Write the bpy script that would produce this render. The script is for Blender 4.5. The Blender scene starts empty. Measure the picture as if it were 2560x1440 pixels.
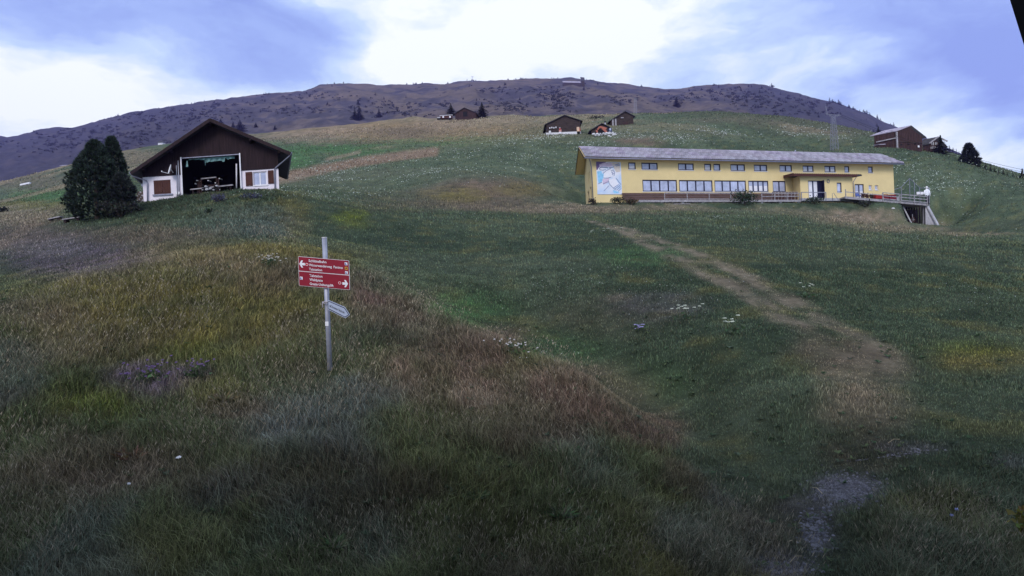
import bpy, math, random
import numpy as np
from mathutils import Matrix, Vector

random.seed(7); rng = np.random.default_rng(7)
sc = bpy.context.scene
col = sc.collection
R = math.radians

# ------------------------------------------------------------------ camera
F = 1525.0                      # focal length in pixels of a 2560 px wide picture
ROLL = R(2.5); CR, SR = math.cos(ROLL), math.sin(ROLL)
cam_d = bpy.data.cameras.new('camera'); cam = bpy.data.objects.new('camera', cam_d); col.objects.link(cam)
cam_d.sensor_width = 36; cam_d.lens = F / 2560 * 36
cam_d.clip_start = .05; cam_d.clip_end = 12000
cam.matrix_world = Matrix.Rotation(R(90), 4, 'X') @ Matrix.Rotation(-ROLL, 4, 'Z')
sc.camera = cam

def uv(px, py):                 # photo pixel -> tangent right / up of a level camera
    dx, dy = px - 1280.0, 720.0 - py
    return (dx * CR + dy * SR) / F, (-dx * SR + dy * CR) / F
def at(px, py, Y):
    u, v = uv(px, py); return Vector((u * Y, Y, v * Y))
def pix(X, Y, Z):
    u, v = X / Y * F, Z / Y * F
    return 1280 + u * CR - v * SR, 720 - (u * SR + v * CR)

# ------------------------------------------------------------------ world: nishita sky behind broken cloud
SUN_EL, SUN_AZ = R(35), R(197)          # azimuth from +Y, clockwise: behind the camera
w = bpy.data.worlds.new('World'); sc.world = w; w.use_nodes = True
nt = w.node_tree; N = nt.nodes; L = nt.links; N.clear()
def nd(t, **k):
    n = N.new(t)
    for a, b in k.items(): setattr(n, a, b)
    return n
def mth(op, a, b=None):
    n = nd('ShaderNodeMath', operation=op)
    for i, x in enumerate((a, b)):
        if x is None: continue
        if isinstance(x, (int, float)): n.inputs[i].default_value = x
        else: L.new(x, n.inputs[i])
    return n.outputs[0]
out = nd('ShaderNodeOutputWorld'); bg = nd('ShaderNodeBackground'); bg.inputs[1].default_value = .1
sky = nd('ShaderNodeTexSky', sky_type='NISHITA', sun_disc=False)
sky.sun_elevation = SUN_EL; sky.sun_rotation = SUN_AZ; sky.altitude = 1700; sky.ozone_density = 3
tc = nd('ShaderNodeTexCoord'); mp = nd('ShaderNodeMapping'); mp.inputs['Scale'].default_value = (1, 1, 2.4)
L.new(tc.outputs['Generated'], mp.inputs[0])
warp = nd('ShaderNodeTexNoise'); warp.inputs['Scale'].default_value = 4.5; warp.inputs['Detail'].default_value = 5
L.new(mp.outputs[0], warp.inputs['Vector'])
wv = nd('ShaderNodeVectorMath', operation='MULTIPLY_ADD'); L.new(warp.outputs['Color'], wv.inputs[0])
wv.inputs[1].default_value = (.34,) * 3; L.new(mp.outputs[0], wv.inputs[2])
wv2 = nd('ShaderNodeVectorMath', operation='SUBTRACT'); L.new(wv.outputs[0], wv2.inputs[0]); wv2.inputs[1].default_value = (.17,) * 3
nz = nd('ShaderNodeTexNoise'); nz.inputs['Scale'].default_value = 3.3; nz.inputs['Detail'].default_value = 8; nz.inputs['Roughness'].default_value = .60
L.new(wv2.outputs[0], nz.inputs['Vector'])
B = mth('MULTIPLY_ADD', nz.outputs['Fac'], 1.5); B.node.inputs[2].default_value = -.16
banks = [(1400,130,.20,.42),(1600,50,.15,.25),(1130,60,.16,.14),(120,235,.20,.36),(420,225,.13,.22),(1950,170,.14,.26),(2120,240,.10,.36),
         (2330,320,.08,.42),(2450,375,.07,.3),(2320,165,.13,-.40),(2500,270,.11,-.34),(880,110,.06,.20),(380,80,.07,.14),(640,215,.06,.22),(560,190,.05,.14),(30,10,.10,-.16),(1000,170,.12,.16),(250,50,.20,-.20),(720,130,.13,-.18),(560,80,.15,-.12),(2250,90,.22,-.34),
         (2480,190,.13,-.24),(1880,20,.12,-.10),(0,60,.15,-.12)]
for (px, py, r, a) in banks:            # cloud banks and gaps where they stand in the sky
    u, v = uv(px, py); d = Vector((u, 1, v)).normalized()
    ds = nd('ShaderNodeVectorMath', operation='DISTANCE'); L.new(wv2.outputs[0], ds.inputs[0]); ds.inputs[1].default_value = (d.x, d.y, d.z * 2.4)
    q = mth('POWER', mth('MULTIPLY', ds.outputs['Value'], 1 / r), 2.0)
    B = mth('ADD', B, mth('MULTIPLY', mth('EXPONENT', mth('MULTIPLY', q, -1.0)), a))
ramp = nd('ShaderNodeValToRGB'); L.new(B, ramp.inputs[0])
els = ramp.color_ramp.elements
els[0].position = .10; els[0].color = (2.4, 3.25, 6.8, 1)
els[1].position = .92; els[1].color = (8.5, 8.9, 9.2, 1)
e = els.new(.38); e.color = (3.3, 4.4, 7.8, 1)
e = els.new(.62); e.color = (5.0, 6.3, 8.2, 1)
mx = nd('ShaderNodeMix', data_type='RGBA'); mx.inputs[0].default_value = .93
L.new(sky.outputs[0], mx.inputs[6]); L.new(ramp.outputs[0], mx.inputs[7])
L.new(mx.outputs[2], bg.inputs[0]); L.new(bg.outputs[0], out.inputs[0])
# ------------------------------------------------------------------ sun (through thin cloud)
sl = bpy.data.lights.new('sun', 'SUN'); sl.energy = 1.5; sl.angle = R(24); sl.color = (1, .94, .92)
so = bpy.data.objects.new('sun', sl); col.objects.link(so)
sd = Vector((math.sin(SUN_AZ) * math.cos(SUN_EL), math.cos(SUN_AZ) * math.cos(SUN_EL), math.sin(SUN_EL)))
so.rotation_euler = sd.to_track_quat('Z', 'Y').to_euler()
vs = sc.view_settings; vs.view_transform = 'Standard'; vs.look = 'None'; vs.gamma = 1; vs.use_curve_mapping = False; vs.exposure = .45
sc.cycles.use_denoising = True; sc.cycles.sample_clamp_indirect = 4; sc.cycles.max_bounces = 5; sc.cycles.volume_bounces = 0; sc.cycles.transparent_max_bounces = 6

# ------------------------------------------------------------------ materials
MATS = {}
def mat(name, c, rough=.85, var=.25, scale=3.0, bump=0.0, bscale=20.0, stretch=(1, 1, 1), spec=.2, c2=None, metal=0.0, transl=0.0):
    if name in MATS: return MATS[name]
    m = bpy.data.materials.new(name); m.use_nodes = True; t = m.node_tree; n = t.nodes; l = t.links
    p = n['Principled BSDF']; p.inputs['Roughness'].default_value = rough
    p.inputs['Specular IOR Level'].default_value = spec; p.inputs['Metallic'].default_value = metal
    tcn = n.new('ShaderNodeTexCoord'); mpn = n.new('ShaderNodeMapping'); mpn.inputs['Scale'].default_value = stretch
    l.new(tcn.outputs['Object'], mpn.inputs[0])
    no = n.new('ShaderNodeTexNoise'); no.inputs['Scale'].default_value = scale; no.inputs['Detail'].default_value = 6; no.inputs['Roughness'].default_value = .65
    l.new(mpn.outputs[0], no.inputs['Vector'])
    cr = n.new('ShaderNodeValToRGB'); l.new(no.outputs['Fac'], cr.inputs[0])
    a = [x * (1 - var) for x in c]; b = [min(1, x * (1 + var)) for x in (c2 or c)]
    cr.color_ramp.elements[0].position = .32; cr.color_ramp.elements[0].color = (*a, 1)
    cr.color_ramp.elements[1].position = .68; cr.color_ramp.elements[1].color = (*b, 1)
    l.new(cr.outputs[0], p.inputs['Base Color'])
    if bump:
        bn = n.new('ShaderNodeTexNoise'); bn.inputs['Scale'].default_value = bscale; bn.inputs['Detail'].default_value = 5
        l.new(mpn.outputs[0], bn.inputs['Vector'])
        bp = n.new('ShaderNodeBump'); bp.inputs['Strength'].default_value = bump; bp.inputs['Distance'].default_value = .02
        l.new(bn.outputs['Fac'], bp.inputs['Height']); l.new(bp.outputs[0], p.inputs['Normal'])
    MATS[name] = m; return m
def attr_mat(name, rough=1.0, fine=None, transl=0.0, bump=None):
    """colour from the mesh's own colour attribute, with fine noise relief"""
    m = bpy.data.materials.new(name); m.use_nodes = True; t = m.node_tree; n = t.nodes; l = t.links
    p = n['Principled BSDF']; p.inputs['Roughness'].default_value = rough; p.inputs['Specular IOR Level'].default_value = .08
    a = n.new('ShaderNodeAttribute'); a.attribute_name = 'Col'
    c = a.outputs['Color']
    tcn = n.new('ShaderNodeTexCoord')
    for (s, lo, hi, st) in (fine or []):
        mpn = n.new('ShaderNodeMapping'); mpn.inputs['Scale'].default_value = st; l.new(tcn.outputs['Object'], mpn.inputs[0])
        no = n.new('ShaderNodeTexNoise'); no.inputs['Scale'].default_value = s; no.inputs['Detail'].default_value = 6; no.inputs['Roughness'].default_value = .7
        l.new(mpn.outputs[0], no.inputs['Vector'])
        mr = n.new('ShaderNodeMapRange'); mr.inputs[1].default_value = .3; mr.inputs[2].default_value = .7; mr.inputs[3].default_value = lo; mr.inputs[4].default_value = hi
        l.new(no.outputs['Fac'], mr.inputs[0])
        mm = n.new('ShaderNodeVectorMath'); mm.operation = 'SCALE'; l.new(c, mm.inputs[0]); l.new(mr.outputs[0], mm.inputs['Scale']); c = mm.outputs[0]
    l.new(c, p.inputs['Base Color'])
    if bump:
        bn = n.new('ShaderNodeTexNoise'); bn.inputs['Scale'].default_value = bump[0]; bn.inputs['Detail'].default_value = 8; bn.inputs['Roughness'].default_value = .7
        l.new(tcn.outputs['Object'], bn.inputs['Vector'])
        bp = n.new('ShaderNodeBump'); bp.inputs['Strength'].default_value = bump[1]; bp.inputs['Distance'].default_value = bump[2]
        l.new(bn.outputs['Fac'], bp.inputs['Height']); l.new(bp.outputs[0], p.inputs['Normal'])
    if transl:
        tr = n.new('ShaderNodeBsdfTranslucent'); l.new(c, tr.inputs[0]); ms = n.new('ShaderNodeMixShader'); ms.inputs[0].default_value = transl
        l.new(p.outputs[0], ms.inputs[1]); l.new(tr.outputs[0], ms.inputs[2]); l.new(ms.outputs[0], n['Material Output'].inputs[0])
    MATS[name] = m; return m

M = dict(
    yellow=lambda: mat('yellow_render', (.71, .56, .285), .9, .07, .35, .25, 40),
    white=lambda: mat('white_render', (.72, .66, .72), .9, .07, .8, .3, 30),
    concrete=lambda: mat('concrete', (.40, .39, .42), .9, .22, 1.5, .3, 30),
    brownwood=lambda: mat('dark_brown_boards', (.022, .0115, .0135), .8, .45, 2.5, .3, 30, (3, 3, .25)),
    shutter=lambda: mat('red_brown_shutter', (.072, .027, .021), .7, .35, 4, .2, 30, (6, 6, .4)),
    oldwood=lambda: mat('old_log_wood', (.048, .034, .030), .85, .5, 2.0, .3, 20, (.4, .4, 3)),
    redwood=lambda: mat('weathered_red_wood', (.048, .026, .025), .85, .5, 1.8, .3, 20, (4, 4, .3)),
    greywood=lambda: mat('grey_weathered_wood', (.30, .28, .30), .85, .35, 3, .3, 20),
    bench=lambda: mat('varnished_plank', (.115, .070, .062), .7, .35, 2, .2, 20, (.3, .3, 4)),
    darkroof=lambda: mat('dark_roof', (.055, .052, .058), .8, .35, 2, .3, 15),
    fibre=lambda: mat('fibre_cement', (.33, .29, .36), .75, .5, .7, .2, 20, (1, .5, 1), .3),
    metal=lambda: mat('galvanised', (.34, .35, .42), .5, .2, 6, 0, 10, (1, 1, 1), .5, metal=.35),
    gutter=lambda: mat('gutter_metal', (.22, .22, .28), .5, .25, 4, 0, 10, (1, 1, 1), .5, metal=.3),
    navy=lambda: mat('navy_frame', (.014, .014, .04), .5, .2, 5),
    trim=lambda: mat('white_trim', (.72, .70, .74), .8, .08, 4),
    glass=lambda: mat('window_glass', (.40, .43, .58), .08, .30, .9, 0, 10, (1, 1, 1), .9),
    black=lambda: mat('black_interior', (.012, .011, .012), .9, .3, 3),
    red=lambda: mat('sign_red', (.26, .016, .035), .45, .10, 6),
    signwhite=lambda: mat('sign_white', (.80, .80, .84), .5, .05, 8),
    signblack=lambda: mat('sign_black', (.02, .02, .03), .6, .1, 8),
    reddot=lambda: mat('sign_dot_red', (.55, .03, .03), .5, .1, 8),
    orange=lambda: mat('sign_orange', (.62, .33, .03), .5, .1, 8),
    blue=lambda: mat('sign_blue', (.10, .14, .38), .5, .1, 8),
    tarp=lambda: mat('green_tarp', (.15, .27, .27), .6, .3, 5, .4, 10),
    cushion=lambda: mat('red_cushion', (.30, .022, .020), .8, .25, 4),
    cushion2=lambda: mat('dark_red_cushion', (.17, .02, .03), .8, .25, 4),
    stone=lambda: mat('pale_stone', (.62, .60, .62), .9, .2, 5, .4, 10),
    soil=lambda: mat('soil', (.12, .09, .07), .95, .4, 3, .5, 10),
    excav=lambda: mat('excavator_orange', (.34, .11, .075), .5, .2, 4),
    darkgreen=lambda: mat('dark_green_net', (.045, .09, .07), .8, .2, 6),
    bark=lambda: mat('bark', (.06, .045, .036), .95, .4, 6, .5, 20, (4, 4, .6)),
    skin=lambda: mat('skin_paint', (.62, .55, .52), .7, .1, 8),
)
def m_(k):
    x = M[k]
    if callable(x): M[k] = x = x()
    return x

# ------------------------------------------------------------------ mesh helpers
class MB:
    def __init__(s): s.v = []; s.f = []
    def add(s, vs_, fs_):
        o = len(s.v); s.v += [tuple(p) for p in vs_]; s.f += [tuple(i + o for i in f) for f in fs_]; return s
    def hexa(s, p):              # 8 corners: bottom ring 0-3, top ring 4-7
        return s.add(p, [(0,3,2,1),(4,5,6,7),(0,1,5,4),(1,2,6,5),(2,3,7,6),(3,0,4,7)])
    def box(s, a, b):
        (x0,y0,z0),(x1,y1,z1) = a, b
        return s.hexa([(x0,y0,z0),(x1,y0,z0),(x1,y1,z0),(x0,y1,z0),(x0,y0,z1),(x1,y0,z1),(x1,y1,z1),(x0,y1,z1)])
    def pbox(s, P, s0, s1, d0, d1, z0, z1):      # box in a frame function P(s, d, z)
        return s.hexa([P(s0,d0,z0),P(s1,d0,z0),P(s1,d1,z0),P(s0,d1,z0),P(s0,d0,z1),P(s1,d0,z1),P(s1,d1,z1),P(s0,d1,z1)])
    def bar(s, a, b, wx, wz=None, up=(0,0,1)):   # squared bar from a to b
        a, b = Vector(a), Vector(b); d = (b - a).normalized(); up = Vector(up)
        if abs(d.dot(up)) > .95: up = Vector((0, 1, 0))
        x = d.cross(up).normalized() * wx / 2; z = x.cross(d).normalized() * (wz or wx) / 2
        return s.hexa([a-x-z, a+x-z, b+x-z, b-x-z, a-x+z, a+x+z, b+x+z, b-x+z])
    def tube(s, pts, r, n=8):
        pts = [Vector(p) for p in pts]; rr = r if isinstance(r, (list, tuple)) else [r] * len(pts)
        o = len(s.v)
        for i, p in enumerate(pts):
            d = (pts[min(i+1, len(pts)-1)] - pts[max(i-1, 0)]).normalized()
            up = Vector((0,0,1)) if abs(d.z) < .9 else Vector((0,1,0))
            x = d.cross(up).normalized(); y = x.cross(d)
            for k in range(n):
                t = 2 * math.pi * k / n; s.v.append(tuple(p + (x * math.cos(t) + y * math.sin(t)) * rr[i]))
        for i in range(len(pts) - 1):
            for k in range(n):
                s.f.append((o+i*n+k, o+i*n+(k+1)%n, o+(i+1)*n+(k+1)%n, o+(i+1)*n+k))
        s.f.append(tuple(o + k for k in range(n))[::-1]); s.f.append(tuple(o + (len(pts)-1)*n + k for k in range(n)))
        return s
    def prism(s, poly, ext):     # polygon of points extruded by a vector
        n = len(poly); e_ = Vector(ext); a = [Vector(p) for p in poly]
        return s.add(a + [p + e_ for p in a], [tuple(range(n))[::-1], tuple(range(n, 2*n))] + [(i, (i+1)%n, n+(i+1)%n, n+i) for i in range(n)])
    def ball(s, c, rx, ry, rz, nu=8, nv=6):
        o = len(s.v)
        for j in range(nv + 1):
            t = math.pi * j / nv
            for i in range(nu):
                p = 2 * math.pi * i / nu
                s.v.append((c[0]+rx*math.sin(t)*math.cos(p), c[1]+ry*math.sin(t)*math.sin(p), c[2]+rz*math.cos(t)))
        for j in range(nv):
            for i in range(nu):
                s.f.append((o+j*nu+i, o+(j+1)*nu+i, o+(j+1)*nu+(i+1)%nu, o+j*nu+(i+1)%nu))
        return s
    def build(s, name, m, parent=None, smooth=False, **props):
        me = bpy.data.meshes.new(name); off = parent_origin(parent)
        me.from_pydata([(p[0]-off.x, p[1]-off.y, p[2]-off.z) for p in s.v], [], s.f)
        me.materials.append(m_(m) if isinstance(m, str) else m)
        if smooth: me.polygons.foreach_set('use_smooth', [True] * len(me.polygons))
        return link(name, me, parent, **props)
def parent_origin(p):
    o = Vector((0, 0, 0))
    while p is not None: o += p.location; p = p.parent
    return o
def link(name, me, parent=None, **props):
    o = bpy.data.objects.new(name, me); col.objects.link(o)
    if parent is not None: o.parent = parent
    for k, v in props.items(): o[k] = v
    return o
def thing(name, label, cat, loc=(0,0,0), group=None):
    o = bpy.data.objects.new(name, None); o.location = loc; col.objects.link(o); o.empty_display_size = .2
    o['label'] = label; o['category'] = cat
    if group: o['group'] = group
    return o
def copy_tree(o, parent=None):
    c = o.copy(); col.objects.link(c); c.parent = parent
    for ch in list(o.children): copy_tree(ch, c)
    return c
def fast_mesh(name, V, polys, colors=None, m=None, smooth=False):
    """polys: int array (n, k) of equal-sized faces, or a list of such arrays"""
    if not isinstance(polys, list): polys = [polys]
    me = bpy.data.meshes.new(name); me.vertices.add(len(V)); me.vertices.foreach_set('co', np.ascontiguousarray(V, dtype=np.float32).ravel())
    loops = np.concatenate([p.ravel() for p in polys]).astype(np.int32)
    sizes = np.concatenate([np.full(len(p), p.shape[1]) for p in polys]).astype(np.int32)
    starts = np.concatenate([[0], np.cumsum(sizes)[:-1]]).astype(np.int32)
    me.loops.add(len(loops)); me.loops.foreach_set('vertex_index', loops)
    me.polygons.add(len(sizes)); me.polygons.foreach_set('loop_start', starts)
    me.update(calc_edges=True)
    if smooth: me.polygons.foreach_set('use_smooth', np.ones(len(sizes), dtype=bool))
    if colors is not None:
        a = me.color_attributes.new('Col', 'FLOAT_COLOR', 'POINT')
        c4 = np.ones((len(V), 4), dtype=np.float32); c4[:, :3] = colors; a.data.foreach_set('color', c4.ravel())
    if m: me.materials.append(m)
    return me

# ------------------------------------------------------------------ noise
TAB = rng.random((256, 256))
def vn(x, y):
    xi, yi = np.floor(x).astype(int), np.floor(y).astype(int); fx, fy = x - xi, y - yi
    fx = fx*fx*(3-2*fx); fy = fy*fy*(3-2*fy)
    g = lambda i, j: TAB[(xi+i) & 255, (yi+j) & 255]
    return (g(0,0)*(1-fx)+g(1,0)*fx)*(1-fy) + (g(0,1)*(1-fx)+g(1,1)*fx)*fy
def fbm(x, y, o=5, gain=.5):
    s = 0; a = 1; t = 0
    for k in range(o):
        s = s + a * vn(x * 2**k + 17.3*k, y * 2**k + 5.1*k); t += a; a *= gain
    return s / t - .5

# ------------------------------------------------------------------ terrain: height field through surveyed points (photo pixel, distance)
Y0 = 25.0
CP = [(0,1440,5.4),(700,1440,5.5),(1300,1440,5.5),(2000,1440,5.3),(2560,1440,5.2),
 (0,1150,7.4),(500,1150,7.3),(1000,1150,7.3),(1450,1180,7.2),(2100,1180,7.7),(2560,1150,7.8),(1750,1300,6.4),
 (0,930,9.6),(400,930,9.8),(825,930,10),(1150,980,9.4),(620,760,13),(250,800,11.6),(900,800,12.2),
 (0,775,12),(200,690,14.5),(400,645,17.5),(620,612,20.5),(830,640,19),(960,690,17),(1100,780,14.5),(1250,850,12.5),(1450,930,11),(1600,1050,9.5),(1700,1130,8.6),
 (960,672,23),(1100,762,19),(1250,832,17),(1450,912,14.5),(1600,1030,12),(1750,1100,10),
 (1900,1000,10.2),(2150,950,11.2),(2560,930,11.5),(1800,850,14),(2000,780,17),(2300,780,17.5),(2560,760,18),(1500,760,19.5),(1300,720,22),
 (1750,650,26),(2200,650,27),(2560,660,27),(1550,580,40),(1300,620,33),(1000,610,34),(860,600,33),(1900,560,50),(2300,600,44),(2560,610,42),
 (620,575,26),(500,560,30),(420,530,40),(640,520,40),(350,540,39),
 (355,512,47),(527,488,46),(697,478,46),(170,548,44),(60,600,37),(200,610,31),(0,660,27),(0,730,20),(120,700,20),
 (760,505,50),(1000,512,60),(1200,521,64),(1400,516,70),(1480,512,77),(1700,514,82),(1900,514,85),(2100,516,87),(2200,528,84),(2258,524,84),(2283,564,82.5),(2345,579,82),(2310,577,82),(2280,574,72),(2345,584,70),(2450,588,66),(2560,605,60),
 (1600,500,100),(1900,495,105),(2200,490,105),
 (1060,490,72),(1180,441,84),(1320,470,86),(1400,490,84),(950,470,84),(1180,425,96),
 (1000,420,105),(1200,380,122),(1360,345,142),(720,470,72),(700,440,95),(800,415,120),(1000,385,140),(800,372,165),(1000,350,190),(1200,335,190),
 (690,350,235),(800,330,255),(900,311,270),(1050,301,278),(1200,296,268),(1300,297,245),(1365,302,225),(1480,299,218),(1580,292,205),
 (1410,335,149),(1500,336,144),(1560,314,164),(1640,287,192),(1750,279,198),(1880,288,192),(2000,305,184),(2100,325,172),(2180,350,150),
 (1600,360,130),(1850,365,128),(2080,378,140),(2200,372,128),(2300,381,127),(2350,386,124),(2450,412,117),(2560,450,108),(2250,430,110),(2400,500,92),(2560,530,82),
 (0,560,58),(100,520,82),(0,525,100),(60,500,150),(150,470,180),(0,463,300),(100,437,300),(200,410,292),(330,377,284),(450,353,266),(560,350,255),(280,440,150),(300,480,90)]
crest = [(-700,640),(0,463),(200,410),(330,377),(450,353),(690,350),(900,311),(1200,296),(1365,302),(1580,292),(1750,279),(2000,305),(2180,350),(2350,386),(2560,450),(3300,650)]
CPW = []
for (px, py, Y) in CP:
    p = at(px, py, Y); CPW.append((p.x, p.y, p.z))
for (px, py) in crest:
    p = at(px, py + 45, 400); CPW.append((p.x, p.y, p.z))
    p = at(px, py + 90, 480); CPW.append((p.x, p.y, p.z))
for X in (-30, -12, -4, 4, 12, 30):
    CPW.append((X, 1.0, -3.0)); CPW.append((X, -9.0, -3.2))
for (px, py, Y) in [(-500,900,9.5),(-500,700,20),(-500,600,50),(-500,560,110),(-600,590,280),(3100,900,11.5),(3100,740,22),(3100,690,45),(3100,620,80),(3100,640,110),(3100,700,160)]:
    p = at(px, py, Y); CPW.append((p.x, p.y, p.z))
CPW = np.array(CPW)
_a0, _a1 = at(1484, 505, 79.0), at(2234, 440, 93.0); HX, HY = _a0.x, _a0.y; _e = Vector((_a1.x-_a0.x, _a1.y-_a0.y, 0)).normalized(); HEX, HEY = _e.x, _e.y
def aw(X, Y): return X / (Y + Y0), np.log(Y + Y0)
ca, cw = aw(CPW[:, 0], CPW[:, 1]); ct = CPW[:, 2] / (CPW[:, 1] + Y0)
def tps(r2): return .5 * r2 * np.log(r2 + 1e-12)
n_ = len(ca); D2 = (ca[:, None]-ca)**2 + (cw[:, None]-cw)**2
A = np.zeros((n_+3, n_+3)); A[:n_, :n_] = tps(D2) + np.eye(n_) * 2e-5
A[:n_, n_] = 1; A[:n_, n_+1] = ca; A[:n_, n_+2] = cw; A[n_:, :n_] = A[:n_, n_:].T
sol = np.linalg.solve(A, np.concatenate([ct, np.zeros(3)]))
def ground(X, Y):
    X = np.atleast_1d(np.asarray(X, float)); Y = np.atleast_1d(np.asarray(Y, float)); a, w_ = aw(X, Y); o = np.empty(len(a))
    for i in range(0, len(a), 20000):
        s = slice(i, i + 20000); r2 = (a[s, None]-ca)**2 + (w_[s, None]-cw)**2
        o[s] = tps(r2) @ sol[:n_] + sol[n_] + sol[n_+1]*a[s] + sol[n_+2]*w_[s]
    z = o * (Y + Y0)
    s_ = (X - HX)*HEX + (Y - HY)*HEY; d_ = Y - (HY + HEY*s_)          # level pad the yellow house stands on
    def st(x, a, b): t = np.clip((x-a)/(b-a), 0, 1); return t*t*(3-2*t)
    pad = st(s_, -4, -.5) * (1 - st(s_, 37, 41)) * st(d_, -6.5, -3.3) * (1 - st(d_, 10, 16)); pad2 = st(s_, 37, 40)*(1 - st(s_, 45, 48)) * st(d_, -8, -5) * (1 - st(d_, 4, 9))
    zp = 10.05 - .12*st(s_, 0, 12)
    nf = 1 - np.maximum(pad, pad2)
    z = z + pad*(zp - z); z = z + pad2*(9.7 - .6*st(s_, 41, 48) - z)
    cut = st(X/np.maximum(Y, 1), .6425, .6515) * (1 - st(X/np.maximum(Y, 1), .70, .80)) * st(d_, -26, -17) * (1 - st(d_, -1.2, 2.0)); z = z + cut*(np.minimum(z, 4.75 + .115*(Y-72) - .12*(s_-49)) - z)
    z = z + 4.5*st(Y, 150, 215)*nf*fbm(X*.022+4, Y*.030, 3)*(1 - st(X/(Y+1), .05, .2))
    z += .10 * fbm(X*.5, Y*.5, 4) * np.clip(Y/8, .4, 1.5) + nf * np.clip((Y-40)/150, 0, 1) * (3.2 * fbm(X*.05+3, Y*.035, 5) + 1.0*fbm(X*.16, Y*.12+9, 3))
    return z
def gz(X, Y): return float(ground(X, Y)[0])
def hit(px, py, ymin=4.0, ymax=420):      # photo pixel -> first ground point along its ray
    u, v = uv(px, py); Ys = np.exp(np.linspace(math.log(ymin), math.log(ymax), 500)); g = ground(u*Ys, Ys)
    k = np.argmax(g >= v*Ys)
    if not (g >= v*Ys).any(): k = int(np.argmin(v*Ys - g))
    return Vector((u*Ys[k], Ys[k], g[k]))

# --- colours of the sward
GR=(.070,.096,.056); LG=(.098,.125,.080); DG=(.045,.068,.043); OC=(.160,.135,.045); YG=(.13,.155,.030); TN=(.25,.19,.135); BR=(.140,.105,.078)
RB=(.155,.108,.082); GB=(.125,.140,.136); GV=(.17,.158,.165); BG=(.062,.135,.050); PU=(.125,.095,.125)
PATCH = [
 (450,780,400,130,OC,.75),(600,645,320,34,OC,.8),(250,720,240,60,OC,.4),(420,650,220,26,TN,.35),(180,640,190,60,PU,.65),(660,690,150,45,RB,.4),(90,780,150,40,BR,.5),
 (230,1010,120,45,YG,.55),(480,880,90,40,YG,.45),(430,830,120,40,OC,.5),(230,870,200,60,BR,.35),(380,960,120,45,PU,.7),(500,935,60,25,PU,.6),
 (1000,770,150,60,BR,.8),(940,720,90,40,(.16,.10,.085),.7),(1130,950,200,80,RB,.8),(1450,990,180,80,(.165,.115,.085),.85),(1620,1080,100,50,RB,.75),(1240,870,80,50,(.155,.10,.08),.7),(1170,840,130,45,BR,.7),(1180,1000,80,24,TN,.6),(1040,960,70,24,TN,.4),(1390,920,60,30,TN,.35),
 (760,1070,170,90,GB,.65),(900,990,120,50,GB,.5),(300,1180,240,60,BR,.5),(600,1030,90,30,RB,.6),(560,980,110,40,OC,.4),(100,1230,160,60,BR,.5),(1300,1080,200,50,BR,.5),
 (1180,770,120,50,BG,.6),(1400,870,120,50,BG,.35),(1600,960,120,60,BG,.25),(1000,720,80,30,BG,.35),(1600,635,110,28,BG,.6),(1000,690,120,40,LG,.4),
 (1500,790,170,60,BR,.25),(1350,700,160,60,LG,.5),(1640,760,120,40,PU,.3),(1800,640,80,20,OC,.2),
 (1480,521,330,9,TN,.6),(2050,528,200,10,TN,.35),(2150,545,110,20,TN,.75),(2270,572,120,9,TN,.55),(2430,585,110,6,TN,.6),
 (2450,900,130,35,OC,.65),(2420,870,120,25,YG,.3),(2150,940,110,70,TN,.5),(2080,880,120,40,BR,.5),(2170,1030,130,60,TN,.45),(2150,1130,110,50,BR,.5),
 (2110,1225,85,42,GV,.85),(2040,1330,42,60,GV,.8),(1950,1425,80,45,GV,.75),(2010,1270,70,30,GV,.6),(2270,1115,110,16,GV,.5),(1950,1300,120,60,BR,.4),(2200,1310,110,60,OC,.2),(2540,1155,60,22,GV,.4),
 (1210,482,150,34,BR,.8),(1230,470,110,22,RB,.5),(1150,492,70,18,OC,.7),(1300,475,70,18,OC,.5),(885,543,45,24,YG,.75),(740,545,40,60,OC,.6),(1080,515,200,12,BR,.4),
 (900,440,260,40,LG,.5),(1200,400,200,50,LG,.45),(640,560,120,40,GB,.45),(560,575,100,40,(.05,.075,.06),.5),(450,600,130,26,TN,.35),(330,585,150,24,BR,.6),(520,540,180,26,LG,.4),
 (850,374,170,15,BG,.7),(720,400,70,24,BG,.75),(1080,357,130,9,BG,.6),(1200,345,150,9,BG,.5),
 (1000,322,360,30,(.220,.160,.092),.97),(760,340,120,18,TN,.5),(1200,301,150,10,TN,.6),(1020,330,90,14,(.12,.095,.07),.6),(1120,315,80,10,TN,.45),(860,322,80,8,TN,.5),
 (1750,300,330,20,LG,.3),(1920,300,200,14,BR,.55),(2050,325,120,14,BR,.5),(1590,352,60,14,BR,.9),(2350,440,180,40,GR,.4),
 (60,590,120,40,(.16,.125,.11),.75),(40,540,110,24,TN,.6),(90,512,120,10,OC,.5),(120,488,90,18,BG,.6),(60,455,160,22,(.13,.115,.08),.7),(300,395,150,22,(.155,.130,.085),.85),(130,620,80,20,GV,.35)]
BANDS = [([(690,445),(800,425),(920,402),(1000,390),(1085,380)],13,(.215,.150,.105),.9),([(820,398),(900,380)],4,TN,.6),([(700,455),(760,440)],10,TN,.5),
 ([(0,620),(80,560),(150,520)],12,TN,.3),([(1460,360),(1560,340),(1760,352)],5,LG,.6)]
RUTS = [[(1470,553),(1560,580),(1640,622),(1720,664),(1830,716),(1930,775),(2030,838),(2100,893),(2130,950)],
        [(1540,566),(1640,598),(1750,637),(1860,688),(1970,748),(2080,812),(2180,874),(2215,930)]]
RUTW = [[hit(*q) for q in r] for r in RUTS]
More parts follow.
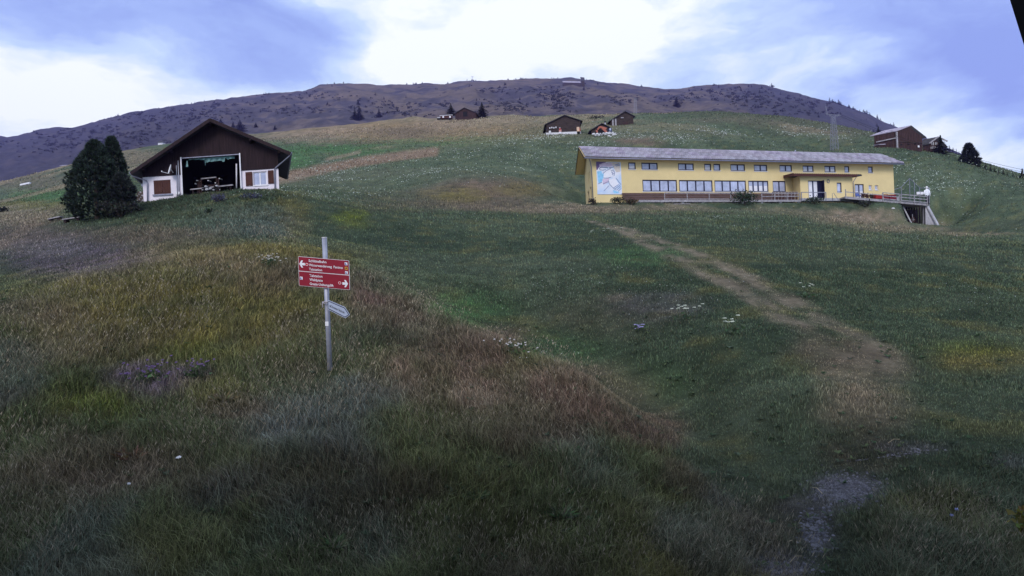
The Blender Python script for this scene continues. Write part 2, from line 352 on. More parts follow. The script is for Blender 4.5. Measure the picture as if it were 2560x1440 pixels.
def seg_dist(x, y, pts, sx=1, sy=1):
    d = np.full(len(x), 1e9)
    for a, b in zip(pts[:-1], pts[1:]):
        ax, ay, bx, by = a[0]*sx, a[1]*sy, b[0]*sx, b[1]*sy; vx, vy = bx-ax, by-ay
        t = np.clip(((x*sx-ax)*vx + (y*sy-ay)*vy) / (vx*vx+vy*vy), 0, 1)
        d = np.minimum(d, np.hypot(x*sx-ax-t*vx, y*sy-ay-t*vy))
    return d
CRZ = sorted([(uv(px, py)[0], Y) for (px, py, Y) in [(0,775,12),(200,690,14.5),(400,645,17.5),(620,612,20.5),(830,640,19),(960,690,17),(1100,780,14.5),(1250,850,12.5),(1450,930,11),(1600,1050,9.5),(1700,1130,8.6),(1900,1300,6.6),(2050,1440,5)]])
CU = np.array([c[0] for c in CRZ]); CY = np.array([c[1] for c in CRZ])
def sm(x, a, b): t = np.clip((x-a)/(b-a), 0, 1); return t*t*(3-2*t)
def path_mask(X, Y):
    m = np.zeros(len(X))
    for r in RUTW:
        d = seg_dist(X, Y, [(p.x, p.y) for p in r]); wv_ = .26 + .5*fbm(X*.9, Y*.9, 5) + np.clip((14-Y)/5, 0, 1)*.25
        m = np.maximum(m, (1 - sm(d, wv_*.4, wv_*1.6+.25)) * np.clip(.72 + 2.4*fbm(X*2+7, Y*.8, 4), 0, 1) * sm(Y, 10.5, 13))
    return m
def knoll_mask(X, Y, px):
    Yc = np.interp(X/np.maximum(Y, .5), CU, CY) + 1.2*fbm(X*.35+5, Y*.35, 4)
    k = 1 - sm(Y, Yc*.93, Yc*1.03)
    return k
def tall_mask(X, Y, px, py):
    k = knoll_mask(X, Y, px)
    barnk = sm(px, 250, 340) * (1 - sm(px, 720, 790)) * sm(Y, 18, 24) * (1 - sm(Y, 47, 50))
    corner = sm(px - (py-1180)*-.35, 2180, 2330) * sm(py, 1150, 1230) * (1-sm(Y, 9, 10))
    return np.clip(np.maximum.reduce([k, barnk*.95, corner]), 0, 1) * (1 - path_mask(X, Y))
def sward(X, Y, Z):
    px, py = pix(X, np.maximum(Y, 1.5), Z)
    n1 = fbm(X*.18, Y*.18, 5); n2 = fbm(X*.9+40, Y*.9, 4); n3 = fbm(X*.03+8, Y*.03, 5); n4 = fbm(X*2.6, Y*2.6+7, 3)
    c = np.zeros((len(X), 3)); c[:] = GR
    lerp = lambda c, k, q: c + (np.asarray(q)-c) * np.clip(k, 0, 1)[:, None]
    c = lerp(c, .6*sm(n1, -.05, .22), LG); c = lerp(c, .6*sm(-n1, -.02, .22), DG); c = lerp(c, .4*sm(n3, 0, .25), BR); c = lerp(c, .35*sm(n2, .05, .25), OC)
    kn = knoll_mask(X, Y, px)
    base_k = lerp(lerp(lerp(np.tile(np.array((.088,.106,.050)), (len(X),1)), .7*sm(n1, 0, .22), OC), .55*sm(-n2, .04, .2), (.12,.09,.07)), .5*sm(fbm(X*.5+9, Y*.5+3, 4), .03, .2), GB)
    c = c + (base_k - c) * (kn*.9)[:, None]
    jx = px + 60*np.clip(fbm(X*.5+1, Y*.5, 4), -.4, .4) + 40*n2; jy = py + 22*n1 + 18*n2
    for (qx, qy, rx, ry, q, k) in PATCH:
        d = ((jx-qx)/rx)**2 + ((jy-qy)/ry)**2
        c = lerp(c, k * np.exp(-d*d*.9) * np.clip(1 + 1.6*n4, .3, 1.4), q)
    for (pts, wd, q, k) in BANDS:
        d = seg_dist(px, py, pts) + 8*n1 + 6*n2
        c = lerp(c, k * (1 - sm(d, wd*.5, wd*1.3)), q)
    fo = fbm(X*.022+4, Y*.030, 3)*1.2 + fbm(X*.05+3, Y*.035, 5)*.9; fr_ = sm(Y, 120, 190)          # dry convex crests, green hollows; contrast raised to paint the folds' relief shading
    c = lerp(c, fr_*.75*sm(fo, -.02, .18), (.225,.18,.115)); c = lerp(c, fr_*.6*sm(px, 1250, 1500)*sm(-fo, .0, .18), (.055,.075,.042))
    pm = path_mask(X, Y); c = lerp(c, pm*.88, (.31,.250,.178)); 
    rut_mid = np.zeros(len(X))
    return c * (1 + .6*n4 + .5*n2)[:, None]

na, nw = 430, 470
aa = np.linspace(-1.25, 1.25, na); ww = np.linspace(math.log(Y0-12), math.log(470+Y0), nw)
GA, GW = np.meshgrid(aa, ww); TY = np.exp(GW).ravel() - Y0; TX = GA.ravel() * (TY + Y0); TZ = ground(TX, TY)
idx = np.arange(na*nw).reshape(nw, na)
quads = np.stack([idx[:-1,:-1].ravel(), idx[:-1,1:].ravel(), idx[1:,1:].ravel(), idx[1:,:-1].ravel()], 1)
cg = np.clip(sward(TX, TY, TZ), .004, .6); cg *= (1 - .36*(1-sm(TY, 25, 110)))[:, None]     # ground colour darker under the near blades, fading out with distance
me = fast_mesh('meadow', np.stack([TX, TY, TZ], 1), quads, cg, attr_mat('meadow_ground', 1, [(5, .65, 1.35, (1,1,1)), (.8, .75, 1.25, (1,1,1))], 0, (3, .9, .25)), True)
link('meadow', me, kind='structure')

# ------------------------------------------------------------------ mountain
RIDGE = [(-900,520),(-500,430),(-200,370),(0,338),(15,342),(60,335),(100,321),(130,318),(175,319),(210,312),(265,297),(330,280),(375,273),(450,262),(500,255),(560,247),(620,240),(690,233),(760,226),(800,212),(850,208),(890,208),(940,212),(1000,212),(1060,208),(1110,209),(1150,203),(1180,200),(1210,203),(1260,199),(1340,196),(1430,194),(1500,203),(1560,211),(1620,218),(1660,222),(1720,220),(1760,214),(1820,211),(1880,208),(1910,210),(1960,225),(2000,234),(2050,250),(2085,256),(2130,272),(2170,285),(2210,305),(2250,320),(2300,338),(2360,366),(2410,386),(2470,420),(2560,470),(2800,580),(3500,800)]
rp = np.array(RIDGE, float)
mx_ = np.linspace(-900, 3500, 620); ridge_y = np.interp(mx_, rp[:, 0], rp[:, 1])
mrows = 190
PP = np.linspace(0, 1.12, mrows)
YF, YR = 430.0, 1500.0
def mount(px, p):
    ry = np.interp(px, rp[:, 0], rp[:, 1]); foot = np.interp(px, [-900,0,400,700,1200,1600,2000,2250,2560,3500], [640,500,400,365,312,300,330,390,480,760])
    Y = YF * (YR/YF)**p
    g = np.where(p <= 1, 1 - (1-np.clip(p,0,1))**1.35, 1 - (p-1)*2.2)
    y = foot + 14 + (ry - foot - 14) * g
    u, v = uv(px, y)
    f = (fbm(px*.012+3 + p*2.0, p*7 - px*.004, 5)*1.3 + .7*fbm(px*.03 + p*6, p*14, 4)) * np.sin(np.clip(p, 0, 1)*math.pi)**.8
    Z = v*Y + f * 18 * np.clip(Y/1000, .3, 1.3) + .004*Y*np.where(p > .93, 1, 0)*fbm(px*.05, p*3, 4)
    return u*Y, Y, Z
GX, GP = np.meshgrid(mx_, PP); MX, MY, MZ = mount(GX.ravel(), GP.ravel())
npx, npp = GX.ravel(), GP.ravel()
mn1 = fbm(npx*.010 + npp*2, npp*9, 5); mn2 = fbm(npx*.035, npp*26 + npx*.01, 5); mn3 = fbm(npx*.09, npp*40, 3)
mc = np.zeros((len(MX), 3)); mc[:] = (.066, .058, .074)  # bluish base paints part of the distance haze into the ground colour
def ml(c, k, q): return c + (np.asarray(q)-c) * np.clip(k, 0, 1)[:, None]
mc = ml(mc, (.9*sm(mn1, -.08, .10) * sm(npx, 500, 900) * (1-.6*sm(npx, 1650, 1900))), (.130, .100, .082)); mc = ml(mc, .8*sm(mn2, .03, .16), (.125, .098, .090)); mc = ml(mc, (.6*sm(-mn2, .02, .16)), (.045, .042, .052))
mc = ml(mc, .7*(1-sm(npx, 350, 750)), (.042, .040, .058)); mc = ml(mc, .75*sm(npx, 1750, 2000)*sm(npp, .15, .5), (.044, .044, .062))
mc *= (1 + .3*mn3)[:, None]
idx = np.arange(len(mx_)*mrows).reshape(mrows, len(mx_))
quads = np.stack([idx[:-1,:-1].ravel(), idx[:-1,1:].ravel(), idx[1:,1:].ravel(), idx[1:,:-1].ravel()], 1)
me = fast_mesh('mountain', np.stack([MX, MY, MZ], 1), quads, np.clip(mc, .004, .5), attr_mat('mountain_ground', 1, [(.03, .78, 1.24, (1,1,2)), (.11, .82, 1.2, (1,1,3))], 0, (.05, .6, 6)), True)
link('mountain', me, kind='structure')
def mount_at(px, py):            # photo pixel -> point on the mountain flank
    p = np.linspace(0, 1.0, 400); X, Y, Z = mount(np.full(400, float(px)), p); qx, qy = pix(X, Y, Z)
    k = int(np.argmin(np.abs(qy - py))); return Vector((X[k], Y[k], Z[k]))

# ------------------------------------------------------------------ haze
hz = MB(); hz.box((-2900, -60, -60), (2900, 1900, 580))
hm = bpy.data.materials.new('haze'); hm.use_nodes = True; hn = hm.node_tree.nodes; hn.clear()
ho = hn.new('ShaderNodeOutputMaterial'); hv = hn.new('ShaderNodeVolumePrincipled'); hv.inputs['Color'].default_value = (.42, .37, 1.0, 1); hv.inputs['Density'].default_value = 1.15e-4
hm.node_tree.links.new(hv.outputs[0], ho.inputs['Volume'])
hz.build('haze', hm, kind='stuff')

# ------------------------------------------------------------------ building added behind the camera to shade the near ground; only its brace shows
st = thing('shade_building', 'dark building added behind the camera for shade, its sloping brace cutting the upper right corner', 'building', (0, -.6, -3.2))
MB().box((-14, -8, -4.2), (14, -.55, 3.5)).build('wall', 'brownwood', st)
MB().hexa([(-15.5,-9,3.3),(15.5,-9,3.3),(15.5,.5,3.52),(-15.5,.5,3.52),(-15.5,-9,3.5),(15.5,-9,3.5),(15.5,.5,3.72),(-15.5,.5,3.72)]).build('roof', 'darkroof', st)
a, b = at(2523, -6, 2.6), at(2561.5, 118, 2.6); d = (b - a)
p0, p1 = a - d*3.2, b + d*2.5; side = Vector((.42, 0, .12))
MB().prism([p0, p1, p1 + side, p0 + side], (0, -.12, 0)).build('brace', 'black', st)

# ------------------------------------------------------------------ signpost
YS = 10.0; PXM = YS / F
base = at(825, 936, YS); top = at(811, 595, YS)
sg = thing('signpost', 'grey metal signpost carrying a red direction panel and a small white arrow board', 'signpost', tuple(base))
px_ = (base.x + top.x) / 2
MB().tube([(base.x, YS, base.z - .5), (top.x, YS, top.z)], .040, 14).build('post', 'metal', sg, True)
MB().tube([(top.x, YS, top.z), (top.x, YS, top.z + .012)], .043, 14).build('cap', 'trim', sg, True)
def loc_frame(px, py, ex, ey, Y):           # sheet frame: local coordinates in photo pixels, right and down
    O = at(px, py, Y)
    def vec(dx, dy): return Vector(((dx*CR - dy*SR), 0, (-dx*SR - dy*CR))) * (Y / F)
    X_, Y_ = vec(*ex), vec(*ey)
    return lambda x, y, d=0.0: O + X_ * x + Y_ * y + Vector((0, -d, 0))
PF = loc_frame(746, 640.8, (1, .084), (.03, 1), YS - .055)
PW, PH = 127.0, 73.5
def sheet(f, poly, d0, d1, m, name, parent):
    return MB().prism([f(x, y, d0) for x, y in poly], (0, -(d1 - d0), 0)).build(name, m, parent)
def rrect(x0, y0, x1, y1, r):
    p = []
    for cx, cy, t0 in ((x1-r, y0+r, -90), (x1-r, y1-r, 0), (x0+r, y1-r, 90), (x0+r, y0+r, 180)):
        for k in range(4): t = R(t0 + 30*k); p.append((cx + r*math.cos(t), cy + r*math.sin(t)))
    return p
panel = sheet(PF, rrect(0, 0, PW, PH, 2.2), 0, .012, 'trim', 'sign_panel', sg)
sheet(PF, rrect(.9, .9, PW-.9, 35.6, 1.4), .012, .015, 'red', 'red_field', panel)
sheet(PF, rrect(.9, 37.5, PW-.9, PH-.9, 1.4), .012, .015, 'red', 'red_field', panel)
def text(body, f, x, y, width, cap, m, parent, d, dirx=(1, 0), name='lettering', bold=.0):
    cu = bpy.data.curves.new(name, 'FONT'); cu.body = body; cu.size = 1; cu.resolution_u = 2; cu.offset = bold
    o = bpy.data.objects.new(name, cu); col.objects.link(o); bpy.context.view_layer.update()
    me = bpy.data.meshes.new_from_object(o.evaluated_get(bpy.context.evaluated_depsgraph_get()))
    bpy.data.objects.remove(o); bpy.data.curves.remove(cu)
    n = len(me.vertices); c = np.empty(n*3); me.vertices.foreach_get('co', c); c = c.reshape(-1, 3)
    sx = width / (c[:, 0].max() - c[:, 0].min()); sy = cap / .73; x0 = c[:, 0].min(); off = parent_origin(parent)
    for i, v in enumerate(me.vertices):
        lx = (c[i, 0]-x0)*sx; v.co = f(x + lx*dirx[0], y + lx*dirx[1] - c[i, 1]*sy, d) - off
    me.materials.clear(); me.materials.append(m_(m)); me.name = name
    return link(name, me, parent)
for (t_, x, y, wd) in [('Schlittelbahn', 26, 11.6, 44.5), ('Winterwanderweg  Parsiras', 26.5, 22.2, 84.5), ('Talstation', 26.5, 32.6, 32.5),
                       ('Talstation', 27, 48.4, 32.5), ('Waldpiste', 27, 58.6, 33), ('Gratis-Uebungslift', 27, 69.0, 59.5)]:
    text(t_, PF, x, y, wd, 6.4, 'signwhite', panel, .0165, bold=.012)
def arrow(cx, cy, s, name='arrow'):
    pts = [(-7,0),(-1.5,-9),(2.5,-9),(-.5,-3),(7,-3),(7,3),(-.5,3),(2.5,9),(-1.5,9)]
    poly = [(cx + s*x, cy + y) for x, y in pts]
    sheet(PF, poly if s > 0 else poly[::-1], .015, .0175, 'signwhite', name, panel)
arrow(9.5, 18.5, 1); arrow(116, 58.5, -1)
def disc(cx, cy, r): return [(cx + r*math.cos(2*math.pi*k/14), cy + r*math.sin(2*math.pi*k/14)) for k in range(14)]
for cx, cy in ((21.2, 18.6), (102.2, 58)):
    sheet(PF, disc(cx, cy, 3.6), .015, .017, 'signwhite', 'dot_ring', panel); sheet(PF, disc(cx, cy, 2.7), .017, .0185, 'reddot', 'red_dot', panel)
for cx, cy, m in ((119.5, 8.8, 'blue'), (119.7, 20, 'orange'), (119.8, 31, 'blue'), (6.4, 54, 'blue')):
    pc = sheet(PF, rrect(cx-3.4, cy-3.6, cx+3.4, cy+3.6, .7), .015, .017, 'signwhite' if m == 'blue' else m, 'pictogram', panel)
    if m == 'blue': sheet(PF, [(cx-2.7, cy+2.8), (cx-2.7, cy-.4), (cx-.6, cy-2.8), (cx+.6, cy-1.6), (cx-.6, cy), (cx+.9, cy+1.2), (cx+2.6, cy+2.8)], .017, .0185, m, 'pictogram', panel)
    else: sheet(PF, [(cx-2.2, cy+2.2), (cx-1.6, cy-1.8), (cx+1.5, cy-2.2), (cx+2.2, cy+1.2)], .017, .0185, 'bench', 'pictogram', panel)
PG = loc_frame(0, 0, (1, 0), (0, 1), YS - .075)
ab = sheet(PG, [(820.5,749.5),(862.5,767.5),(875.2,787),(864,795.5),(820.5,774)], 0, .014, mat('board_blue_grey', (.40,.45,.58), .6, .08), 'arrow_board', sg)
sheet(PG, [(821.6,751.8),(862,769),(873.6,786.6),(863.5,793.6),(821.6,772.6)], .014, .0158, 'navy', 'border', ab)
sheet(PG, [(822.4,754),(861.2,770.7),(871.6,786.4),(863.2,791.6),(822.4,770.9)], .0158, .018, mat('board_blue_grey', (.40,.45,.58), .6, .08), 'face', ab)
text('Schweizer Skischule', PG, 829, 768.6, 33, 6.2, 'signblack', ab, .0195, (1, .47), bold=.012)
sheet(PG, [(825.0,762.5),(827.6,763.7),(827.6,768.4),(825.0,767.2)], .018, .0195, 'signblack', 'pictogram', ab)
q = at(815.5, 755, YS)
MB().tube([(q.x + .047*math.cos(t), YS + .047*math.sin(t), q.z) for t in np.linspace(0, 6.1, 16)], .011, 6).tube([(q.x-.05, YS-.03, q.z+.01), (q.x-.045, YS-.06, q.z-.09)], .010, 6).tube([(q.x-.045, YS-.05, q.z-.0), (q.x+.0, YS-.075, q.z-.03), (q.x+.06, YS-.06, q.z+.02)], .009, 6).build('strap', 'greywood', sg, True)
q = at(819, 809, YS); MB().box((q.x-.027, YS-.043, q.z-.036), (q.x+.027, YS-.039, q.z+.036)).build('sticker', 'signwhite', sg)
for zz in (655, 712):
    q = at(813, zz, YS); MB().box((q.x-.055, YS-.055, q.z-.02), (q.x+.055, YS+.045, q.z+.02)).build('clamp', 'metal', sg)

# ------------------------------------------------------------------ generic building helpers
def holed_wall(P, s0, s1, z0, z1, holes, th=.3, dout=0.0):
    """wall between s0..s1, z0..z1 with real openings; outer face at d=dout, inner at d=dout+th"""
    mb = MB(); xs = sorted({s0, s1} | {h[i] for h in holes for i in (0, 1)}); zs = sorted({z0, z1} | {h[i] for h in holes for i in (2, 3)})
    solid = lambda i, j: 0 <= i < len(xs)-1 and 0 <= j < len(zs)-1 and not any(h[0]-1e-6 <= xs[i] and xs[i+1] <= h[1]+1e-6 and h[2]-1e-6 <= zs[j] and zs[j+1] <= h[3]+1e-6 for h in holes)
    for i in range(len(xs)-1):
        for j in range(len(zs)-1):
            if not solid(i, j): continue
            a, b, c, d = xs[i], xs[i+1], zs[j], zs[j+1]; o, n = dout, dout+th
            mb.add([P(a,o,c),P(b,o,c),P(b,o,d),P(a,o,d)], [(0,1,2,3)]); mb.add([P(a,n,c),P(b,n,c),P(b,n,d),P(a,n,d)], [(3,2,1,0)])
            if not solid(i-1, j): mb.add([P(a,o,c),P(a,n,c),P(a,n,d),P(a,o,d)], [(3,2,1,0)])
            if not solid(i+1, j): mb.add([P(b,o,c),P(b,n,c),P(b,n,d),P(b,o,d)], [(0,1,2,3)])
            if not solid(i, j-1): mb.add([P(a,o,c),P(b,o,c),P(b,n,c),P(a,n,c)], [(3,2,1,0)])
            if not solid(i, j+1): mb.add([P(a,o,d),P(b,o,d),P(b,n,d),P(a,n,d)], [(0,1,2,3)])
    return mb
def window(parent, P, s0, s1, z0, z1, panes, dd=.10, fm='navy', fw=.07, sill=True, blind=None, name='window'):
    mb = MB(); f0, f1 = dd, dd + .07
    mb.pbox(P, s0, s1, f0, f1, z0, z0+fw).pbox(P, s0, s1, f0, f1, z1-fw, z1).pbox(P, s0, s0+fw, f0, f1, z0+fw, z1-fw).pbox(P, s1-fw, s1, f0, f1, z0+fw, z1-fw)
    wd = (s1 - s0) / panes
    for k in range(1, panes): mb.pbox(P, s0+k*wd-fw*.75, s0+k*wd+fw*.75, f0, f1, z0+fw, z1-fw)
    win = mb.build(name, fm, parent)
    for k in range(panes):
        MB().pbox(P, s0+k*wd+fw*.7, s0+(k+1)*wd-fw*.7, dd+.03, dd+.045, z0+fw*.8, z1-fw*.8).build('pane', 'glass', win)
        if blind: MB().pbox(P, s0+k*wd+fw*1.2, s0+(k+1)*wd-fw*1.2, dd+.018, dd+.028, z0+fw, z0+(z1-z0)*blind).build('curtain', 'trim', win)
    if sill: MB().pbox(P, s0-.06, s1+.06, -.06, dd-.002, z0-.07, z0).build('sill', 'trim', win)
    return win

# ------------------------------------------------------------------ yellow house
A0 = at(1484, 505, 79.0); A1 = at(2234, 440, 93.0)
ex = Vector((A1.x - A0.x, A1.y - A0.y, 0)); LEN = ex.length; ex.normalize()
ZB = 10.55; ZE = 16.32
def PY(s, d, z): return Vector((A0.x + ex.x*s, A0.y + ex.y*s + d, z))
def s_of(px, py, d=0.0):               # distance along the facade that shows at photo column px
    u, _ = uv(px, py); return (u*(A0.y + d) - A0.x) / (ex.x - u*ex.y)
def z_of(px, py, d=0.0):
    u, v = uv(px, py); return v * (A0.y + d + ex.y*s_of(px, py, d))
yh = thing('yellow_house', 'long yellow rendered two-storey house with corrugated roof and dark window rows', 'house', tuple(PY(LEN/2, 5, ZB)))
UP = [(1570.5,1589,1),(1603.5,1644,2),(1695,1734,2),(1760.5,1777.5,1),(1783.5,1800.5,1),(1826,1862,2),(1884.5,1917.5,2),(1948.5,1979.5,2),(2006.5,2033.5,2),(2061,2088.5,2),(2110.5,2122.5,1),(2169.5,2181.5,1)]
LO = [(1606.5,1692.5,4),(1698,1781.5,4),(1786.5,1865,4),(1871,1921,4),(1932,1964.5,2)]
zu0, zu1 = z_of(1640, 424), z_of(1640, 398); zu0 -= .02; zu1 = min(zu1, ZE-.42)
zl0, zl1 = z_of(1700, 479), z_of(1700, 450)
holes = []; wins = []
for a, b, n in UP:
    h = (s_of(a, 411), s_of(b, 411), zu0, zu1); wins.append((*h, n)); holes.append(h)
for a, b, n in LO:
    h = (s_of(a, 465), s_of(b, 465), zl0, zl1); wins.append((*h, n)); holes.append(h)
ZD = ZB + .35
door2 = (s_of(2137.5, 480), s_of(2160, 480), ZD, ZD + 2.35); holes.append(door2)
smalls = [(s_of(2172, 469), s_of(2180, 469)), (s_of(2187.3, 469), s_of(2195.3, 469))]
zs0, zs1 = z_of(2180, 475), z_of(2180, 463)
for a, b in smalls: holes.append((a, b, zs0, zs1))
zpor = z_of(2065, 440, -2.2)
ps0, ps1 = s_of(2001, 470, -2.3), s_of(2132, 470, -2.3)
holed_wall(PY, 0, LEN, ZB - 1.6, ZE - .05, holes, .35).build('front_wall', 'yellow', yh)
MB().pbox(PY, .1, LEN-.1, .36, .5, ZB-1, ZE-.1).build('room_backing', 'black', yh)
DEP = 9.2
def PL(s, d, z): return Vector((A0.x + .02*s, A0.y + s, z)) + ex * d        # left gable wall, s runs back from the facade corner
lh = [(1.9, 3.3, ZB + 1.0, ZB + 2.5), (5.0, 6.6, ZB + .9, ZB + 2.4), (3.0, 3.7, ZB + 3.3, ZB + 4.7), (4.6, 5.3, ZB + 3.3, ZB + 4.7)]
holed_wall(PL, .36, DEP, ZB - 1.6, ZE - .05, lh, .3).build('end_wall', 'yellow', yh)
for h in lh: window(yh, PL, *h, 1, .14, sill=False)
RZ = ZE + 2.45; rs = DEP / 2
MB().prism([PL(.02, 0.004, ZE-.05), PL(DEP, 0.004, ZE-.05), PL(rs, 0.004, RZ-.25)], ex*.3).build('gable', 'yellow', yh)
def PR(s, d, z): return PY(LEN, 0, 0) + Vector((0, s, z)) + ex * d
MB().pbox(PR, .36, DEP, -.32, -.002, ZB-1.6, ZE-.05).build('end_wall', 'yellow', yh)
MB().prism([PR(.02, -.004, ZE-.05), PR(DEP, -.004, ZE-.05), PR(rs, -.004, RZ-.25)], ex*-.3).build('gable', 'yellow', yh)
MB().pbox(PY, .3, LEN-.3, DEP-.3, DEP, ZB-1.6, ZE-.05).build('back_wall', 'yellow', yh)
for (a, b, c, d, n) in wins: window(yh, PY, a, b, c, d, n, .11, fw=.13, blind=(.55 if (int(a*7) % 3 == 0) else None))
for a, b in smalls:
    window(yh, PY, a, b, zs0, zs1, 1, .16, fm='trim', fw=.12)
w2 = window(yh, PY, *door2, 2, .12, fw=.12, sill=False, blind=.55, name='terrace_door')
# roof: corrugated sheets in three courses on two slabs
OVF, OVS = 1.05, 1.15
def roof_pt(s, t, h=0.0, back=False):     # t: 0 at the eave, 1 at the ridge
    d = -OVF + t*(rs + OVF); z = ZE - .10 + t*(RZ - ZE + .10)
    if back: d = DEP + OVF - t*(rs + OVF)
    n = Vector((0, (-1 if not back else 1)*.42, .90)); return PY(s, d, z) + n*h
for back in (False, True):
    mb = MB(); c = [roof_pt(-OVS,0,-.16,back), roof_pt(LEN+OVS,0,-.16,back), roof_pt(LEN+OVS,1,-.16,back), roof_pt(-OVS,1,-.16,back)]
    t_ = [roof_pt(-OVS,0,-.02,back), roof_pt(LEN+OVS,0,-.02,back), roof_pt(LEN+OVS,1,-.02,back), roof_pt(-OVS,1,-.02,back)]
    mb.hexa(c + t_).build('roof_deck', 'yellow', yh)
rows, cols = 3, 42
sw = (LEN + 2*OVS) / cols; waves = 4
def sheet_mesh(seed):
    V = []; Fc = []; nseg = waves*4
    for r_, t in enumerate((0, 1)):
        for k in range(nseg + 1):
            V.append((k/nseg*(sw*.992), t, .085*math.cos(2*math.pi*k/4) + .095 + (1-t)*.06))
    n1 = nseg + 1
    for k in range(nseg): Fc.append((k, k+1, n1+k+1, n1+k))
    V += [(x, y, z-.035) for x, y, z in V]; m2 = 2*n1
    for k in range(nseg): Fc.append((k+1, k, m2+k, m2+k+1))
    me = bpy.data.meshes.new('roof_sheet'); slope = (roof_pt(0,1) - roof_pt(0,0)); sl_ = slope.length/rows; sd_ = slope.normalized(); nn = ex.cross(sd_).normalized()
    me.from_pydata([tuple(ex*x + sd_*(y*sl_*1.02) + nn*z) for x, y, z in V], [], Fc); me.materials.append(m_('fibre')); return me, sl_, sd_
sm_, sl_, sd_ = sheet_mesh(0)
smv = [sm_]
for kk, cc in enumerate(((.35,.33,.38),(.28,.26,.30),(.31,.28,.32),(.34,.31,.36))):
    m3 = sm_.copy(); m3.materials[0] = mat('fibre_cement_%s' % 'abcd'[kk], cc, .75, .3, 1.6+.5*kk, .2, 20, (1, .4, 1), .3); smv.append(m3)
for i in range(cols):
    for j in range(rows):
        o = link('roof_sheet', random.choice(smv), yh); p = roof_pt(-OVS + i*sw, 0, .0) + sd_*(j*sl_ - .06) + Vector((0, 0, random.uniform(-.006, .012) + .004*j))
        o.location = p - yh.location
for i in range(12):
    a = -OVS + i*(LEN+2*OVS)/12; MB().tube([roof_pt(a+.02,1,.06), roof_pt(a+(LEN+2*OVS)/12-.02,1,.06)], .13, 8).build('ridge_cap', 'fibre', yh, True)
MB().bar(roof_pt(-OVS,.004,-.01), roof_pt(LEN+OVS,.004,-.01), .02, .10).build('eave_dark_strip', 'black', yh)  # black strip added under the sheet ends for the dark eave line
MB().tube([roof_pt(-OVS,-.025,-.06), roof_pt(LEN+OVS,-.025,-.06)], .085, 8).build('gutter', 'gutter', yh, True)
MB().bar(roof_pt(-OVS-.03,0,-.1), roof_pt(-OVS-.03,1,-.1), .05, .18).bar(roof_pt(-OVS-.03,0,-.1,True), roof_pt(-OVS-.03,1,-.1,True), .05, .18).build('verge_board', 'brownwood', yh)
MB().bar(roof_pt(LEN+OVS+.03,0,-.1), roof_pt(LEN+OVS+.03,1,-.1), .05, .26).build('verge_board', 'brownwood', yh)
MB().tube([PY(-.55,-1.0,ZE-.22), PY(-.35,-.7,ZE-.5), PY(-.10,-.12,ZE-1.3), PY(-.08,-.1,ZB-1)], .055, 8).build('downpipe', 'gutter', yh, True)
MB().tube([roof_pt(LEN-4.6,.62,0), roof_pt(LEN-4.6,.62,.5)], .07, 8).build('roof_vent', 'metal', yh, True)
MB().tube([roof_pt(LEN*.69,.97,0), roof_pt(LEN*.69,.97,.45)], .09, 8).build('roof_vent', 'metal', yh, True)
# porch
pz0 = ZB - 1.2; pz1 = zpor
def PP_(s, d, z): return PY(s, d - 2.3, z)
pd = (s_of(2021, 475, -2.3), s_of(2057, 475, -2.3), ZB + .25, ZB + .25 + 2.5)
pw = (s_of(2092.3, 468, -2.3), s_of(2104, 468, -2.3), z_of(2098, 481, -2.3), z_of(2098, 456.5, -2.3))
porch = holed_wall(PP_, ps0, ps1, pz0, pz1, [pd, pw], .25).pbox(PY, ps0, ps0+.25, -2.04, -.002, pz0, pz1).pbox(PY, ps1-.25, ps1, -2.04, -.002, pz0, pz1).build('porch', 'yellow', yh)
MB().pbox(PP_, ps0+.3, ps1-.3, .26, .34, pz0, pz1-.05).build('backing', 'black', porch)
window(yh, PP_, *pw, 1, .12, fw=.12)
dw = pd[1] - pd[0]
dr = window(yh, PP_, pd[0], pd[0] + dw*.70, pd[2], pd[3], 2, .12, fw=.12, sill=False, blind=.97, name='entrance_door')
MB().pbox(PP_, pd[0]+dw*.16, pd[0]+dw*.26, .10, .135, pd[2]+1.1, pd[2]+1.65).build('notice', 'signwhite', dr)
MB().pbox(PP_, pd[0]+dw*.70, pd[1], .14, .2, pd[2], pd[3]).pbox(PP_, pd[1]-.1, pd[1]-.02, -.55, .12, pd[2], pd[3]).build('door_leaf', 'navy', yh)
c0, c1 = s_of(1977.5, 436, -2.3), s_of(2154, 442, -2.9)
def can(s, t, h): return PY(s, -3.0 + t*3.0, pz1 + .12 + t*.22 + h)
cp = MB().hexa([can(c0,0,-.20), can(c1,0,-.20), can(c1,.99,-.2), can(c0,.99,-.2), can(c0,0,.0), can(c1,0,.0), can(c1,.99,.0), can(c0,.99,.0)]).build('porch_roof', 'darkroof', yh)
MB().bar(can(c0,-.015,-.16), can(c1-.9,-.015,-.16), .06, .36).bar(can(c0-.03,0,-.12), can(c0-.03,1,-.12), .06, .42).build('fascia', 'shutter', cp)
k = 0; mb = MB(); s = c0 + .1
nseg = int((c1 - c0) / .0875); V = []
for i in range(nseg + 1):
    for t in (0, .985): V.append(can(c0 + i*.0875, -.02 + t, .03 + .03*math.cos(i*math.pi/2)))
mb.add(V, [(2*i, 2*i+2, 2*i+3, 2*i+1) for i in range(nseg)]); mb.build('corrugated_sheet', 'darkroof', cp)
MB().tube([can(c1-.9,0,-.2), PY(ps1+.02,-2.42,pz1-.9), PY(ps1+.02,-2.42,ZB)], .05, 8).build('downpipe', 'gutter', yh, True)
q = s_of(2070.5, 453, -2.3); zq = z_of(2070.5, 453, -2.3)
MB().tube([PP_(q + .20*math.cos(t), -.03, zq + .24*math.sin(t)) for t in np.linspace(0, 2*math.pi, 17)], .055, 6).build('round_lamp_ring', 'gutter', yh, True)
